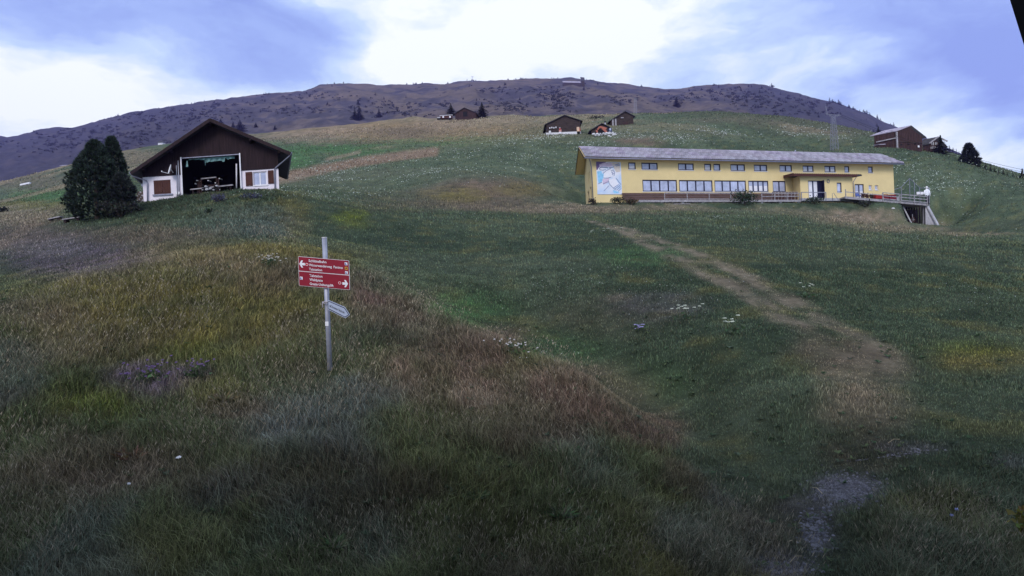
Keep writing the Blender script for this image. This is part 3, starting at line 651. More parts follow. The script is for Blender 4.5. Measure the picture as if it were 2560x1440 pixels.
# mural
ms0, ms1 = s_of(1491.5, 440), s_of(1553, 440); mz0, mz1 = z_of(1521, 486), min(z_of(1521, 400), ZE-.42)
mu = thing('mural_board', 'large pale blue and white painted mural panel at the left end of the yellow facade', 'mural', tuple(PY((ms0+ms1)/2, -.03, mz0)))
mm = bpy.data.materials.new('mural_paint'); mm.use_nodes = True; tn = mm.node_tree.nodes; tl = mm.node_tree.links
tcd = tn.new('ShaderNodeTexCoord'); nn1 = tn.new('ShaderNodeTexNoise'); nn1.inputs['Scale'].default_value = .9; nn1.inputs['Detail'].default_value = 3; tl.new(tcd.outputs['Object'], nn1.inputs['Vector'])
rr = tn.new('ShaderNodeValToRGB'); tl.new(nn1.outputs['Fac'], rr.inputs[0]); rr.color_ramp.elements[0].position = .35; rr.color_ramp.elements[0].color = (.50,.62,.80,1); rr.color_ramp.elements[1].position = .6; rr.color_ramp.elements[1].color = (.74,.74,.80,1)
tl.new(rr.outputs[0], tn['Principled BSDF'].inputs['Base Color']); MATS['mural'] = mm
MB().pbox(PY, ms0, ms1, -.06, -.003, mz0, mz1).build('panel', mm, mu)
MU = lambda x, y, d: PY(ms0 + (ms1-ms0)*x, -.06 - d, mz1 - (mz1-mz0)*y)
mat('mural_purple', (.16,.11,.24), .8, .1); mat('mural_pink', (.62,.50,.62), .8, .12); mat('mural_cyan', (.27,.55,.78), .8, .15); mat('mural_line', (.20,.25,.40), .8, .2); mat('mural_white', (.78,.77,.82), .8, .05); mat('mural_ochre', (.62,.54,.48), .8, .12)
def mpoly(pts, m, d): MB().prism([MU(x, y, d) for x, y in pts], (0, -.004, 0)).build('painted_shape', MATS[m], mu)
mpoly([(0,0),(.42,0),(.2,.1),(.08,.2),(.05,.25),(0,.25)], 'mural_purple', .001)
mpoly([(.12,.09),(.3,.03),(.6,.02),(.75,.1),(.55,.16),(.3,.14),(.14,.17)], 'mural_pink', .002)
mpoly([(.62,.02),(.95,.02),(.97,.3),(.8,.32),(.7,.18)], 'mural_ochre', .003)
mpoly([(.02,.3),(.2,.28),(.26,.5),(.2,.62),(.06,.66)], 'mural_cyan', .002)
mpoly([(.18,.38),(.28,.36),(.27,.5),(.16,.5)], 'mural_line', .006) if 0 else mpoly([(.18,.38),(.28,.36),(.27,.5),(.16,.5)], 'mural_cyan', .006)
mpoly([(.30,.28),(.62,.2),(.7,.32),(.62,.46),(.3,.5)], 'mural_white', .004)
mpoly([(.22,.54),(.5,.5),(.5,.62),(.25,.7)], 'mural_pink', .005)
mpoly([(.46,.56),(.74,.5),(.9,.7),(.66,.8),(.5,.68)], 'mural_white', .008)
mpoly([(.64,.86),(.72,.9),(.9,.92),(.82,.97),(.66,.96)], 'mural_cyan', .005)
def mline(pts, r=.035): MB().tube([MU(x, y, .010) for x, y in pts], r, 5).build('painted_stroke', MATS['mural_line'], mu)
mline([(.12,.2),(.2,.165),(.44,.17),(.46,.2)], .06); mline([(.5,.19),(.72,.15)], .05); mline([(.76,.1),(.94,.05),(.95,.1),(.8,.13)], .05)
for pts in ([(.27,.5),(.45,.5),(.58,.47)], [(.78,.5),(.97,.70)], [(.66,.8),(.88,.69)], [(.72,.83),(.93,.72)], [(.78,.87),(.95,.76)], [(.84,.9),(.97,.82)], [(.26,.9),(.48,.73)], [(.05,.68),(.2,.63)], [(.24,.68),(.48,.6)],
            [(.58,.28),(.68,.25),(.74,.32),(.7,.43)], [(.6,.3),(.66,.38)], [(.68,.28),(.64,.36)], [(.72,.34),(.62,.4)], [(.26,.36),(.4,.27),(.6,.2)], [(.46,.56),(.5,.68),(.64,.8),(.74,.86)], [(.12,.2),(.14,.25),(.26,.26),(.38,.24)]): mline(pts)
# long bench ledge below the windows
b0, b1 = s_of(1556, 488, -.5), ps0 - .1
zb1 = z_of(1600, 484, -.5)
wb = thing('wall_bench', 'long red-brown plank ledge running along the foot of the yellow facade', 'bench', tuple(PY((b0+b1)/2, -.4, ZB)))
nb = 6
for i in range(nb):
    for j in range(3):
        MB().pbox(PY, b0+(b1-b0)*i/nb+.01, b0+(b1-b0)*(i+1)/nb-.01, -.50+.003*j, -.45, zb1-.27-j*.29+.05, zb1-j*.29+.02).build('plank', 'bench', wb)
MB().pbox(PY, b0, b1, -.52, -.05, zb1+.025, zb1+.075).build('ledge', 'bench', wb)
for i in range(20):
    s = b0 + (b1-b0)*(i+.5)/20; MB().pbox(PY, s-.06, s+.06, -.44, -.01, zb1-.95, zb1-.66).build('bracket', 'brownwood', wb)
# terrace left of the porch
t0, t1 = s_of(1597, 505, -3.2), s_of(2003, 505, -3.2)
zt = ZB - .12
tr = thing('terrace', 'low terrace slab with pale edge beam in front of the yellow facade', 'terrace', tuple(PY((t0+t1)/2, -2, zt)))
MB().pbox(PY, t0+.1, t1-.1, -3.1, -.02, zt-.12, zt).build('slab', 'greywood', tr)
for i in range(8):
    MB().pbox(PY, t0+(t1-t0)*i/8+.01, t0+(t1-t0)*(i+1)/8-.01, -3.25, -3.105, zt-.26, zt+.03).build('edge_beam', 'greywood', tr)
for i in range(9):
    s = t0 + .3 + (t1-t0-.6)*i/8; MB().pbox(PY, s-.18, s+.18, -3.1, -2.7, zt-1.1, zt-.125).build('pier', 'concrete', tr)
MB().pbox(PY, ps0-.4, ps1+.8, -3.3, -2.31, ZB-.25, ZB+.12).build('landing', 'concrete', tr)
def railing(name, label, s0, s1, d, z0, h, n, rails, mats='greywood', group=None):
    t = thing(name, label, 'railing', tuple(PY((s0+s1)/2, d, z0)), group)
    for i in range(n):
        s = s0 + (s1-s0)*i/(n-1); MB().pbox(PY, s-.05, s+.05, d-.05, d+.05, z0-.25, z0+h).build('post', mats, t)
    for f in rails: MB().pbox(PY, s0, s1, d-.085, d-.052, z0+h*f-.05, z0+h*f+.05).build('rail', mats, t)
    return t
railing('terrace_railing', 'low grey wooden railing with two rails along the terrace below the window row', s_of(1662, 500, -3.2), s_of(1880, 500, -3.2), -3.18, zt+.05, .88, 5, (.97, .1))
railing('terrace_railing', 'low grey wooden railing in front of the stacked red chairs', s_of(1905, 500, -3.2), s_of(1999, 500, -3.2), -3.18, zt+.05, .95, 4, (.92, .45))
railing('terrace_railing', 'short dark railing beside the entrance door', s_of(2004, 495, -4.2), s_of(2065, 495, -4.2), -4.2, ZB-.15, .95, 3, (.97,), 'gutter')
q = s_of(2081, 495, -4.0)
hr = thing('handrail', 'bent metal handrail at the entrance steps', 'handrail', tuple(PY(q, -4, ZB-.4)))
MB().tube([PY(q,-4,ZB-.4), PY(q,-4,z_of(2081,484,-4)), PY(q+.25,-4,z_of(2083,482,-4)), PY(s_of(2095,500,-4),-4,z_of(2095,499,-4)), PY(s_of(2096,505,-4),-4,ZB-.4)], .035, 8).build('rail', 'gutter', hr, True)
# folded wooden chairs
def folded_chair():
    t = thing('folded_chair', 'folded red wooden slatted chair leaning in the row on the terrace', 'chair', (0,0,0), 'folded red chairs on the terrace')
    for x in (-.2, .2): MB().bar((x, .18, 0), (x, -.02, .98), .04).build('leg', 'greywood', t)
    for k in range(3): MB().bar((-.13+.13*k, .055, .52), (-.13+.13*k, -.045, .98), .09, .02).build('slat', 'bench', t)
    for k in range(3): MB().bar((-.13+.13*k, .05, .05), (-.13+.13*k, -.03, .47), .09, .02).build('slat', 'shutter', t)
    MB().bar((-.2, .035, .50), (.2, .035, .50), .05, .03).build('rail', 'greywood', t); MB().bar((-.2, -.04, .97), (.2, -.04, .97), .06, .03).build('rail', 'greywood', t)
    return t
fc = folded_chair(); yaw = math.atan2(ex.y, ex.x)
ca0, ca1 = s_of(1934, 495, -2.7), s_of(1991, 495, -2.7)
nch = 8
for i in range(nch):
    o = fc if i == 0 else copy_tree(fc)
    o['label'] = 'folded red wooden slatted chair, %s from the left in the row on the terrace' % ['first','second','third','fourth','fifth','sixth','seventh','eighth'][i]
    o.location = PY(ca0 + (ca1-ca0)*i/(nch-1), -2.75, zt+.03); o.rotation_euler = (0, 0, yaw + random.uniform(-.06, .06)); o.scale = (1, 1, 1.18)
# right deck
d0, d1 = s_of(2112, 512, -4.6), s_of(2318, 512, -4.6)
zd = ZB + .12
DKF = -4.6
zdr = z_of(2318, 512, DKF)
def zdk(s): return zd + (zdr + .15 - zd) * max(0, (s - d0) / (d1 - d0))
dk = thing('deck', 'raised terrace deck on concrete at the right end of the yellow house', 'deck', tuple(PY((d0+d1)/2, -2, zd)))
MB().hexa([PY(d0,DKF,zdk(d0)-.2), PY(d1,DKF,zdk(d1)-.2), PY(d1,1.5,zdk(d1)-.2), PY(d0,-.01,zdk(d0)-.2), PY(d0,DKF,zdk(d0)), PY(d1,DKF,zdk(d1)), PY(d1,1.5,zdk(d1)), PY(d0,-.01,zdk(d0))]).build('slab', 'greywood', dk)
for i in range(4):
    a, b = d0+(d1-d0)*i/4+.02, d0+(d1-d0)*(i+1)/4-.02
    MB().hexa([PY(a,DKF-.14,zdk(a)-.3), PY(b,DKF-.14,zdk(b)-.3), PY(b,DKF-.01,zdk(b)-.3), PY(a,DKF-.01,zdk(a)-.3), PY(a,DKF-.14,zdk(a)+.04), PY(b,DKF-.14,zdk(b)+.04), PY(b,DKF-.01,zdk(b)+.04), PY(a,DKF-.01,zdk(a)+.04)]).build('edge_beam', 'greywood', dk)
def dk_rail(s0, s1, n, fr, label):
    t = thing('deck_railing', label, 'railing', tuple(PY((s0+s1)/2, DKF-.2, zdk(s0))))
    h = 1.02
    for i in range(n):
        s = s0 + (s1-s0)*i/(n-1); MB().pbox(PY, s-.055, s+.055, DKF-.25, DKF-.145, zdk(s)-.3, zdk(s)+h).build('post', 'greywood', t)
    for f in fr: MB().bar(PY(s0,DKF-.28,zdk(s0)+h*f), PY(s1,DKF-.28,zdk(s1)+h*f), .05, .11).build('rail', 'greywood', t)
    return t
dk_rail(d0+.1, s_of(2205, 500, DKF), 2, (.62,), 'low single-rail railing at the left part of the raised deck')
dk_rail(s_of(2206, 500, DKF), s_of(2246, 500, DKF), 2, (.97, .55, .12), 'railing in front of the red seat stacks')
dk_rail(s_of(2250, 500, DKF), d1-.1, 3, (.97, .55, .12), 'grey three-rail railing at the far right corner of the deck')
# concrete under the deck
s_a, s_b = s_of(2259, 530, -3.5), s_of(2316, 530, -3.5)
cw_ = thing('retaining_wall', 'concrete wing walls around the dark opening below the deck corner', 'wall', tuple(PY(s_b, -3.5, zdr-3)))
zc = zdr - .28
MB().pbox(PY, s_a-1.5, s_b+.3, -1.2, -1.0, zc-4.2, zc).build('back_panel', 'brownwood', cw_)
pts = [at(2313, 517, 90.5), at(2318, 517, 90.5), at(2346, 567, 88), at(2340, 578, 88), at(2313, 572, 88.4)]
zq = PY(s_b, DKF, 0).y
MB().prism([at(2309, 515, zq), at(2319, 515, zq), at(2347, 566, zq-1.2), at(2343, 585, zq-1.2), at(2309, 580, zq)], (.12, .45, 0)).build('wing_panel', 'concrete', cw_)
MB().bar(at(2318.5, 515, zq-.1), at(2346.5, 566, zq-1.3), .5, .16).build('coping', 'concrete', cw_)
MB().bar(at(2258, 517, zq-.3), at(2283, 566, zq-.9), .35, .16).build('coping', 'concrete', cw_)
MB().bar(at(2311.5, 516, zq-.12), at(2312.5, 580, zq-.12), .12).build('post', 'black', cw_)
for k in range(7):
    x = 2266 + k*6.5; MB().bar(at(x, 516, zq+2.3), at(x+1.5, 570, zq+2.3), .30, .05).build('board', 'brownwood', cw_)
q = at(2283, 549, zq+.6)
wl = thing('cart_wheel', 'old wheel with a handle leaning inside the opening below the deck', 'wheel', tuple(q))
MB().tube([(q.x+.26*math.cos(t), q.y, q.z+.34*math.sin(t)) for t in np.linspace(0, 2*math.pi, 17)], .045, 6).build('rim', 'shutter', wl, True)
for k in range(3):
    t = k*math.pi/3; MB().bar((q.x+.25*math.cos(t), q.y, q.z+.33*math.sin(t)), (q.x-.25*math.cos(t), q.y, q.z-.33*math.sin(t)), .03).build('spoke', 'greywood', wl)
MB().bar((q.x-.12, q.y-.05, q.z+.3), (q.x-.12, q.y-.05, q.z+.8), .07).build('handle', 'greywood', wl)
# things on the deck
def seat_stack(px0, px1, pyt, m, label, n):
    a, b = s_of(px0, 490, -3.4), s_of(px1, 490, -3.4); z0 = zdk(a)+.02; zt_ = z_of((px0+px1)/2, pyt, -3.4)
    t = thing('seat_stack', label, 'seat cushions', tuple(PY((a+b)/2, -3.2, z0)))
    MB().pbox(PY, a, b, -3.6, -2.9, z0+.12, z0+.3).build('frame', 'brownwood', t)
    for k in (a+.08, b-.16): MB().pbox(PY, k, k+.08, -3.5, -3.0, z0, z0+.115).build('foot', 'brownwood', t)
    for k in range(n):
        h = (zt_-z0-.3)/n; MB().pbox(PY, a+.02*k, b-.01*k, -3.6+.03*k, -2.85, z0+.305+h*k, z0+.30+h*(k+1)-.015).build('cushion', m, t)
    MB().hexa([PY(a,-2.84,z0+.3),PY(b,-2.84,z0+.3),PY(b,-2.7,z0+.3),PY(a,-2.7,z0+.3),PY(a,-2.74,zt_+.06),PY(b,-2.74,zt_+.06),PY(b,-2.6,zt_+.06),PY(a,-2.6,zt_+.06)]).build('backrest', m, t)
seat_stack(2187, 2204.5, 486.5, 'cushion', 'bright red stacked lounge seat on the deck', 3)
seat_stack(2206.5, 2220, 486, 'cushion2', 'dark red stacked lounge seat in the middle of the row on the deck', 3)
seat_stack(2222, 2239, 486.5, 'cushion2', 'dark red stacked lounge seat nearest the deck corner', 3)
q = s_of(2241.5, 495, -3.2)
bx_ = thing('storage_box', 'pale grey box beside the red seats on the deck', 'box', tuple(PY(q, -3.2, zdk(q))))
MB().pbox(PY, q-.2, q+.25, -3.5, -3.0, zdk(q)+.01, zdk(q)+.78).build('body', 'concrete', bx_); MB().pbox(PY, q-.23, q+.28, -3.53, -2.97, zdk(q)+.785, zdk(q)+.84).build('lid', 'trim', bx_)
q = s_of(2146, 495, -3.4); z0 = zdk(q)
ch = thing('garden_chair', 'blue and white garden chair by the terrace door', 'chair', tuple(PY(q, -3.4, z0)))
for a in (-.26, .26):
    for d in (-.22, .22): MB().bar(PY(q+a, -3.4+d, z0), PY(q+a*.85, -3.4+d*.85, z0+.45), .07).build('leg', 'trim', ch)
MB().pbox(PY, q-.3, q+.3, -3.66, -3.14, z0+.45, z0+.55).build('seat', 'blue', ch); MB().pbox(PY, q-.3, q+.3, -3.14, -3.06, z0+.55, z0+1.1).build('backrest', 'blue', ch)
def leafball(c, rx, ry, rz, n, size, up=.3):
    c = np.array(c, float); d = rng.normal(size=(n,3)); d /= np.linalg.norm(d, axis=1)[:,None]; r = rng.random(n)**.4
    P_ = c + d*r[:,None]*np.array([rx, ry, rz]); 
    a = rng.normal(size=(n,3)); a[:,2] += up; a /= np.linalg.norm(a, axis=1)[:,None]; b = np.cross(a, rng.normal(size=(n,3))); b /= np.linalg.norm(b, axis=1)[:,None]
    s = size*(.6+.8*rng.random(n))[:,None]
    V = np.stack([P_-b*s*.3, P_+a*s*.5-b*s*.0+b*s*.35, P_+a*s*1.1, P_+a*s*.5-b*s*.35], 1).reshape(-1,3)
    return V, np.arange(4*n).reshape(n,4)
leafm = attr_mat('leaf', .7, None, .25)
def foliage(name, parent, V, Q, c, var=.35):
    if not isinstance(V, list): V, Q = [V], [Q]
    off = 0; QQ = []
    for v, q_ in zip(V, Q): QQ.append(q_ + off); off += len(v)
    V = np.concatenate(V); n = Q[0].shape[1]; QQ = np.concatenate(QQ); nf = len(QQ)
    cc = np.array(c)[None] * (1 + var*(rng.random((len(V)//n, 1))*2-1)) * (1 + .12*rng.normal(size=(len(V)//n, 3)))
    me = fast_mesh(name, V - np.array(parent_origin(parent)), QQ, np.clip(np.repeat(cc, n, 0), .003, .9), leafm)
    return link(name, me, parent)
for (px, py, lab, cc) in ((2158, 494, 'potted reddish plant nearest the terrace door', (.10,.05,.05)), (2168, 492, 'larger potted plant with dark red leaves on the deck', (.12,.06,.05)), (2178, 495, 'small dark potted shrub beside the bright red seat', (.05,.05,.04))):
    q = s_of(px, py, -3.3); z0 = zdk(q)+.01
    t = thing('potted_plant', lab, 'potted plant', tuple(PY(q, -3.3, z0)))
    p = PY(q, -3.3, z0); MB().tube([p, p+Vector((0,0,.32))], [.16, .22], 10).build('pot', 'soil', t)
    foliage('leaves', t, *leafball(p+Vector((0,0,.62)), .36, .32, .34, 160, .16), cc)
# net, panels, figure, post
s0n, s1n = s_of(2236, 480, 1.0), s_of(2322, 480, 1.0)
nf_ = thing('safety_net', 'green mesh catch fence with pointed top behind the deck', 'fence', tuple(PY(s0n, 1, zd)))
tops = [(2236, 474), (2253, 468), (2274, 446), (2286, 457), (2299, 470), (2321, 470)]
mb = MB()
for (px, py) in tops[1:]:
    MB().bar(PY(s_of(px, 490, 1), 1, zd-.2), at(px, py, PY(s_of(px, py, 1), 1, 0).y), .07).build('post', 'gutter', nf_)
for a, b in zip(tops[:-1], tops[1:]):
    pa, pb = (at(p[0], p[1], PY(s_of(p[0], p[1], 1), 1, 0).y) for p in (a, b)); MB().bar(pa, pb, .06).build('top_rail', 'gutter', nf_)
    for i in range(9):
        f = i/9; ptop = pa.lerp(pb, f); mb.bar((ptop.x, ptop.y, zd-.2), ptop, .022)
        z_ = zd + i*.28
        za, zb_ = min(z_, pa.z), min(z_, pb.z)
        if z_ < max(pa.z, pb.z): mb.bar((pa.x, pa.y, za), (pb.x, pb.y, zb_), .022)
mb.build('mesh', 'darkgreen', nf_, kind='stuff')
for i, (px, lab) in enumerate(((2295.5, 'left one of two small white boards on a stand at the deck corner'), (2304.8, 'right one of two small white boards on a stand at the deck corner'))):
    q = at(px, 483, zq+2.2); t = thing('board_stand', lab, 'board', (q.x, q.y, zdr))
    MB().box((q.x-.24, q.y-.03, q.z-.2), (q.x+.24, q.y+.03, q.z+.2)).build('board', 'trim', t)
    MB().box((q.x-.28, q.y+.032, q.z-.24), (q.x+.28, q.y+.07, q.z+.24)).build('frame', 'black', t)
    for k in (-.15, .15): MB().bar((q.x+k, q.y+.05, q.z-.24), (q.x+k, q.y+.1, zdr), .05).build('leg', 'black', t)
q = at(2323.5, 530, zq); tp_ = thing('flag_post', 'tall thin blue-grey post at the deck corner', 'post', tuple(q))
MB().tube([q, at(2322, 468, zq)], .055, 8).build('pole', 'metal', tp_, True); MB().bar(at(2312, 469.5, zq), at(2322, 469.5, zq), .05).build('crossbar', 'metal', tp_)
q = at(2318.5, 511, zq-.1)
fg = thing('figure', 'life-size figure with white head and top and dark trousers against the deck corner post', 'figure', tuple(q))
mpx = q.y / F; H = 45*mpx
def lathe(pts, c, m, name, sx=1, sy=.7, n=12):
    mb = MB(); o = 0
    for r, z in pts:
        for k in range(n): t = 2*math.pi*k/n; mb.v.append((c[0]+r*sx*math.cos(t), c[1]+r*sy*math.sin(t), c[2]+z))
    for j in range(len(pts)-1):
        for k in range(n): mb.f.append((j*n+k, j*n+(k+1)%n, (j+1)*n+(k+1)%n, (j+1)*n+k))
    mb.f.append(tuple(range(n))[::-1]); mb.f.append(tuple(range((len(pts)-1)*n, len(pts)*n)))
    return mb
body = MB()
hs = H / 1.75
for sx in (-.09, .10):
    body.tube([(q.x+sx*hs, q.y, q.z), (q.x+sx*hs*1.05, q.y-.03, q.z+.45*hs), (q.x+sx*hs*.8, q.y, q.z+.88*hs)], [.06*hs, .07*hs, .1*hs], 10)
    body.ball((q.x+sx*hs, q.y-.06*hs, q.z+.04*hs), .05*hs, .13*hs, .05*hs)
body.build('trousers', 'signblack', fg, True)
lathe([(.13*hs,.80*hs),(.17*hs,.9*hs),(.18*hs,1.05*hs),(.21*hs,1.3*hs),(.2*hs,1.4*hs),(.07*hs,1.47*hs)], q, 'x', 'top').tube([(q.x-.2*hs,q.y,q.z+1.38*hs),(q.x-.27*hs,q.y-.05,q.z+1.1*hs),(q.x-.2*hs,q.y-.14,q.z+.86*hs)], [.06*hs,.05*hs,.04*hs], 8).tube([(q.x+.2*hs,q.y,q.z+1.38*hs),(q.x+.27*hs,q.y,q.z+1.1*hs),(q.x+.27*hs,q.y-.05,q.z+.8*hs)], [.06*hs,.05*hs,.04*hs], 8).build('shirt', 'signwhite', fg, True)
hb = MB().tube([(q.x,q.y,q.z+1.44*hs),(q.x,q.y,q.z+1.54*hs)], .055*hs, 10).ball((q.x,q.y-.01,q.z+1.64*hs), .095*hs, .11*hs, .13*hs, 12, 8)
hb.ball((q.x,q.y-.12*hs,q.z+1.62*hs), .018*hs, .03*hs, .03*hs, 6, 4)
hb.build('head', 'trim', fg, True)
# small white thing lying on the slope, plank in the grass
p = hit(2233, 523); t = thing('white_stone', 'small pale stone on the bank below the deck', 'stone', tuple(p)); MB().ball((p.x,p.y,p.z+.08), .24, .18, .12).build('stone', 'stone', t, True)
p = hit(1706, 514.5); t = thing('loose_plank', 'loose plank lying in the grass in front of the terrace', 'plank', tuple(p)); MB().bar((p.x-1.1,p.y,p.z+.12), (p.x+1.1,p.y+.5,p.z+.12), .2, .08).build('board', 'greywood', t)

# ------------------------------------------------------------------ white-walled barn on the knoll
BX = at(527, 490, 48.0)
bm_ = -.10; be = Vector((1, bm_, 0)).normalized(); bn = Vector((-.40, 1, 0)).normalized()       # along the front, into the barn
def PB(s, d, z): return Vector((BX.x + be.x*s + bn.x*d, BX.y + be.y*s + bn.y*d, z))
def bs(px, py): u, _ = uv(px, py); return (u*BX.y - BX.x) / (be.x - u*be.y)
def bz(px, py): u, v = uv(px, py); return v * (BX.y + be.y*bs(px, py))
bn_ = thing('barn', 'white-walled alpine barn with dark brown board gable and large open front', 'barn', tuple(PB(0, 4, 8)))
sL, sR = bs(358, 480), bs(697, 450); oL, oR = bs(455, 440), bs(601, 440)
zW = (bz(400, 443) + bz(650, 419)) / 2; zO = (bz(455, 398) + bz(599, 387)) / 2; zA = bz(528, 306); sA = bs(528, 306)
eL, eR = (bs(334, 437), bz(334, 437)), (bs(725, 389), bz(725, 389))
zg = 7.0; BD = 9.0
wl_ = (bs(384.5, 468), bs(427, 468), bz(406, 485), bz(406, 450)); wr_ = (bs(633.5, 446), bs(667, 446), bz(650, 463), bz(650, 429))
holed_wall(PB, sL, oL, zg, zW, [wl_], .3).build('wall', 'white', bn_); holed_wall(PB, oR, sR, zg, zW, [wr_], .3).build('wall', 'white', bn_)
MB().pbox(PB, sL, sL+.25, .302, BD, zg, eL[1]+.55).build('side_wall', 'white', bn_); MB().pbox(PB, sR-.25, sR, .302, BD, zg, eR[1]+.3).build('side_wall', 'white', bn_)
MB().pbox(PB, sL+.3, sR-.3, BD-.2, BD, zg, zA-2).build('back_wall', 'brownwood', bn_)
MB().pbox(PB, oL-.16, oL, .31, BD-.25, zg, zO+.2).pbox(PB, oR, oR+.16, .31, BD-.25, zg, zO+.2).pbox(PB, oL-.1, oR+.1, .31, BD-.25, zO+.21, zO+.33).build('inner_lining', 'brownwood', bn_)
MB().pbox(PB, oL, oR, .05, BD-.25, zg, bz(527, 487)-.15).build('floor', 'soil', bn_)
# gable boards
def roof_z(s):
    if s < sA: return eL[1] + (zA-eL[1])*(s-eL[0])/(sA-eL[0])
    return eR[1] + (zA-eR[1])*(eR[0]-s)/(eR[0]-sA)
bw = .135; s = sL; gb = MB(); k = 0
while s < sR - .02:
    s2 = min(s + bw - .012, sR); mid = (s+s2)/2
    z0 = zO if oL-.02 < mid < oR+.02 else zW - .04
    d = -.045 - (.014 if k % 2 else 0) - random.uniform(0, .004)
    a, b = roof_z(s) - .12, roof_z(s2) - .12
    if min(a, b) > z0: gb.hexa([PB(s,d,z0),PB(s2,d,z0),PB(s2,-.005,z0),PB(s,-.005,z0),PB(s,d,a),PB(s2,d,b),PB(s2,-.005,b),PB(s,-.005,a)])
    s += bw; k += 1
gb.build('gable_boards', 'brownwood', bn_, kind='stuff')
MB().prism([PB(sL,0,zW+.02), PB(oL,0,zW+.02), PB(oL,0,zO), PB(oR,0,zO), PB(oR,0,zW+.02), PB(sR,0,zW+.02), PB(sR,0,roof_z(sR)-.15), PB(sA,0,zA-.15), PB(sL,0,roof_z(sL)-.15)], tuple(bn*.2)).build('gable_backing', 'black', bn_)
OVB = 1.15
def roof_slab(e, sgn):
    a0, a1 = PB(e[0],-OVB,e[1]), PB(e[0],BD+.6,e[1]); r0, r1 = PB(sA,-OVB,zA), PB(sA,BD+.6,zA); dn = Vector((0,0,-.13))
    o = MB().hexa([a0+dn,r0+dn,r1+dn,a1+dn,a0,r0,r1,a1]).build('roof', 'darkroof', bn_)
    nc = 9
    for i in range(nc):           # courses of roofing boards, each lapping the one below
        f0, f1 = i/nc, (i+1.06)/nc; p = [a0.lerp(r0,f0), a0.lerp(r0,min(f1,1)), a1.lerp(r1,min(f1,1)), a1.lerp(r1,f0)]; h0, h1 = Vector((0,0,.05)), Vector((0,0,.012))
        fr = Vector((0,-.03,0)); MB().hexa([p[0]+fr+h1*.3,p[1]+fr+h1*.3,p[2]+h1*.3,p[3]+h1*.3,p[0]+fr+h0,p[1]+fr+h1,p[2]+h1,p[3]+h0]).build('roof_course', 'darkroof', o)
    MB().bar(PB(e[0],-OVB-.03,e[1]-.12), PB(sA,-OVB-.03,zA-.12), .05, .24).build('verge_board', 'brownwood', bn_)
    MB().tube([PB(e[0]+sgn*.06,-OVB,e[1]-.05), PB(e[0]+sgn*.06,BD+.6,e[1]-.05)], .075, 8).build('gutter', 'gutter', bn_, True)
    return o
roof_slab(eL, -1); roof_slab(eR, 1)
for f in (.14, .5, .999):
    for e in (eL, eR):
        s = e[0] + (sA-e[0])*f
        if f > .9 and e is eR: continue
        z = roof_z(s) - .26; MB().pbox(PB, s-.09, s+.09, -OVB+.08, -.06, z-.11, z+.11).build('purlin', 'brownwood', bn_)
MB().tube([PB(eL[0],-OVB,eL[1]-.1), PB(eL[0]+.1,-OVB+.05,eL[1]-.3), PB(bs(366,450),-.12,bz(366,452)), PB(bs(369,458),-.12,bz(369,458)), PB(bs(369,510),-.12,zg+.4)], .05, 8).build('downpipe', 'gutter', bn_, True)
MB().tube([PB(eR[0],-OVB,eR[1]-.1), PB(eR[0]-.1,-OVB+.05,eR[1]-.28), PB(bs(689,419),-.12,bz(689,420)), PB(bs(686.5,424),-.12,bz(686.5,424)), PB(bs(687,480),-.12,zg+.4)], .05, 8).build('downpipe', 'gutter', bn_, True)
# closed shutters left, open shutters right
def shutter(s0, s1, z0, z1, d, label=None):
    o = MB().pbox(PB, s0, s1, d+.006, d+.03, z0, z1).build('shutter', 'shutter', bn_)
    n = 5
    for i in range(n):
        MB().pbox(PB, s0+(s1-s0)*i/n+.005, s0+(s1-s0)*(i+1)/n-.005, d-.012-.003*(i % 2), d+.005, z0, z1).build('board', 'shutter', o)
    for f in (.12, .82): MB().pbox(PB, s0+.02, s1-.02, d-.04, d-.016, z0+(z1-z0)*f, z0+(z1-z0)*f+.09).build('batten', 'shutter', o)
    return o
ml_ = (wl_[0]+wl_[1])/2
shutter(wl_[0]+.01, ml_-.008, wl_[2]+.02, wl_[3]-.02, .04); shutter(ml_+.008, wl_[1]-.01, wl_[2]+.02, wl_[3]-.02, .04)
MB().pbox(PB, wl_[0]-.12, wl_[1]+.12, -.12, .03, wl_[2]-.13, wl_[2]-.01).build('sill', 'gutter', bn_)
window(bn_, PB, *wr_, 2, .10, 'trim', .075, True)
ws = bs(633, 445) - bs(616, 446)
shutter(wr_[0]-.08-ws, wr_[0]-.08, wr_[2]-.02, wr_[3]+.02, -.05); shutter(wr_[1]+.1, wr_[1]+.1+ws*.82, wr_[2]+.06, wr_[3]+.04, -.05)
# opening frame rails
zf = bz(527, 490) - .3
MB().pbox(PB, oL-.07, oL+.03, -.16, -.07, zf-.5, zO+.12).build('frame_post', 'trim', bn_); MB().pbox(PB, oR-.03, oR+.07, -.16, -.07, zf-.5, zO+.12).build('frame_post', 'trim', bn_)
MB().pbox(PB, oL+.03, oR-.03, -.15, -.08, zO+.0, zO+.07).build('frame_rail', 'gutter', bn_)
MB().tube([PB(bs(443,470),-.1,bz(443,490)), PB(bs(442,430),-.1,bz(442,414))], .035, 8).tube([PB(bs(448,470),-.1,bz(448,490)), PB(bs(447,430),-.1,bz(447,402))], .035, 8).build('conduit', 'metal', bn_, True)
for px in (442, 448): MB().pbox(PB, bs(px,486)-.06, bs(px,486)+.06, -.17, -.07, bz(px,487), bz(px,480)).build('junction_box', 'trim', bn_)
MB().tube([PB(bs(602.5,430),-.08,zW), PB(bs(602,415),-.08,bz(602,409))], .03, 8).build('conduit', 'metal', bn_, True)
MB().tube([PB(bs(591,470),.5,bz(591,468)), PB(bs(591,420),.5,bz(591,406))], .055, 8).build('pole', 'trim', bn_, True)
MB().pbox(PB, sL-.14, sL-.01, .0, .2, bz(357,466), bz(357,459)).build('wall_lamp', 'gutter', bn_)
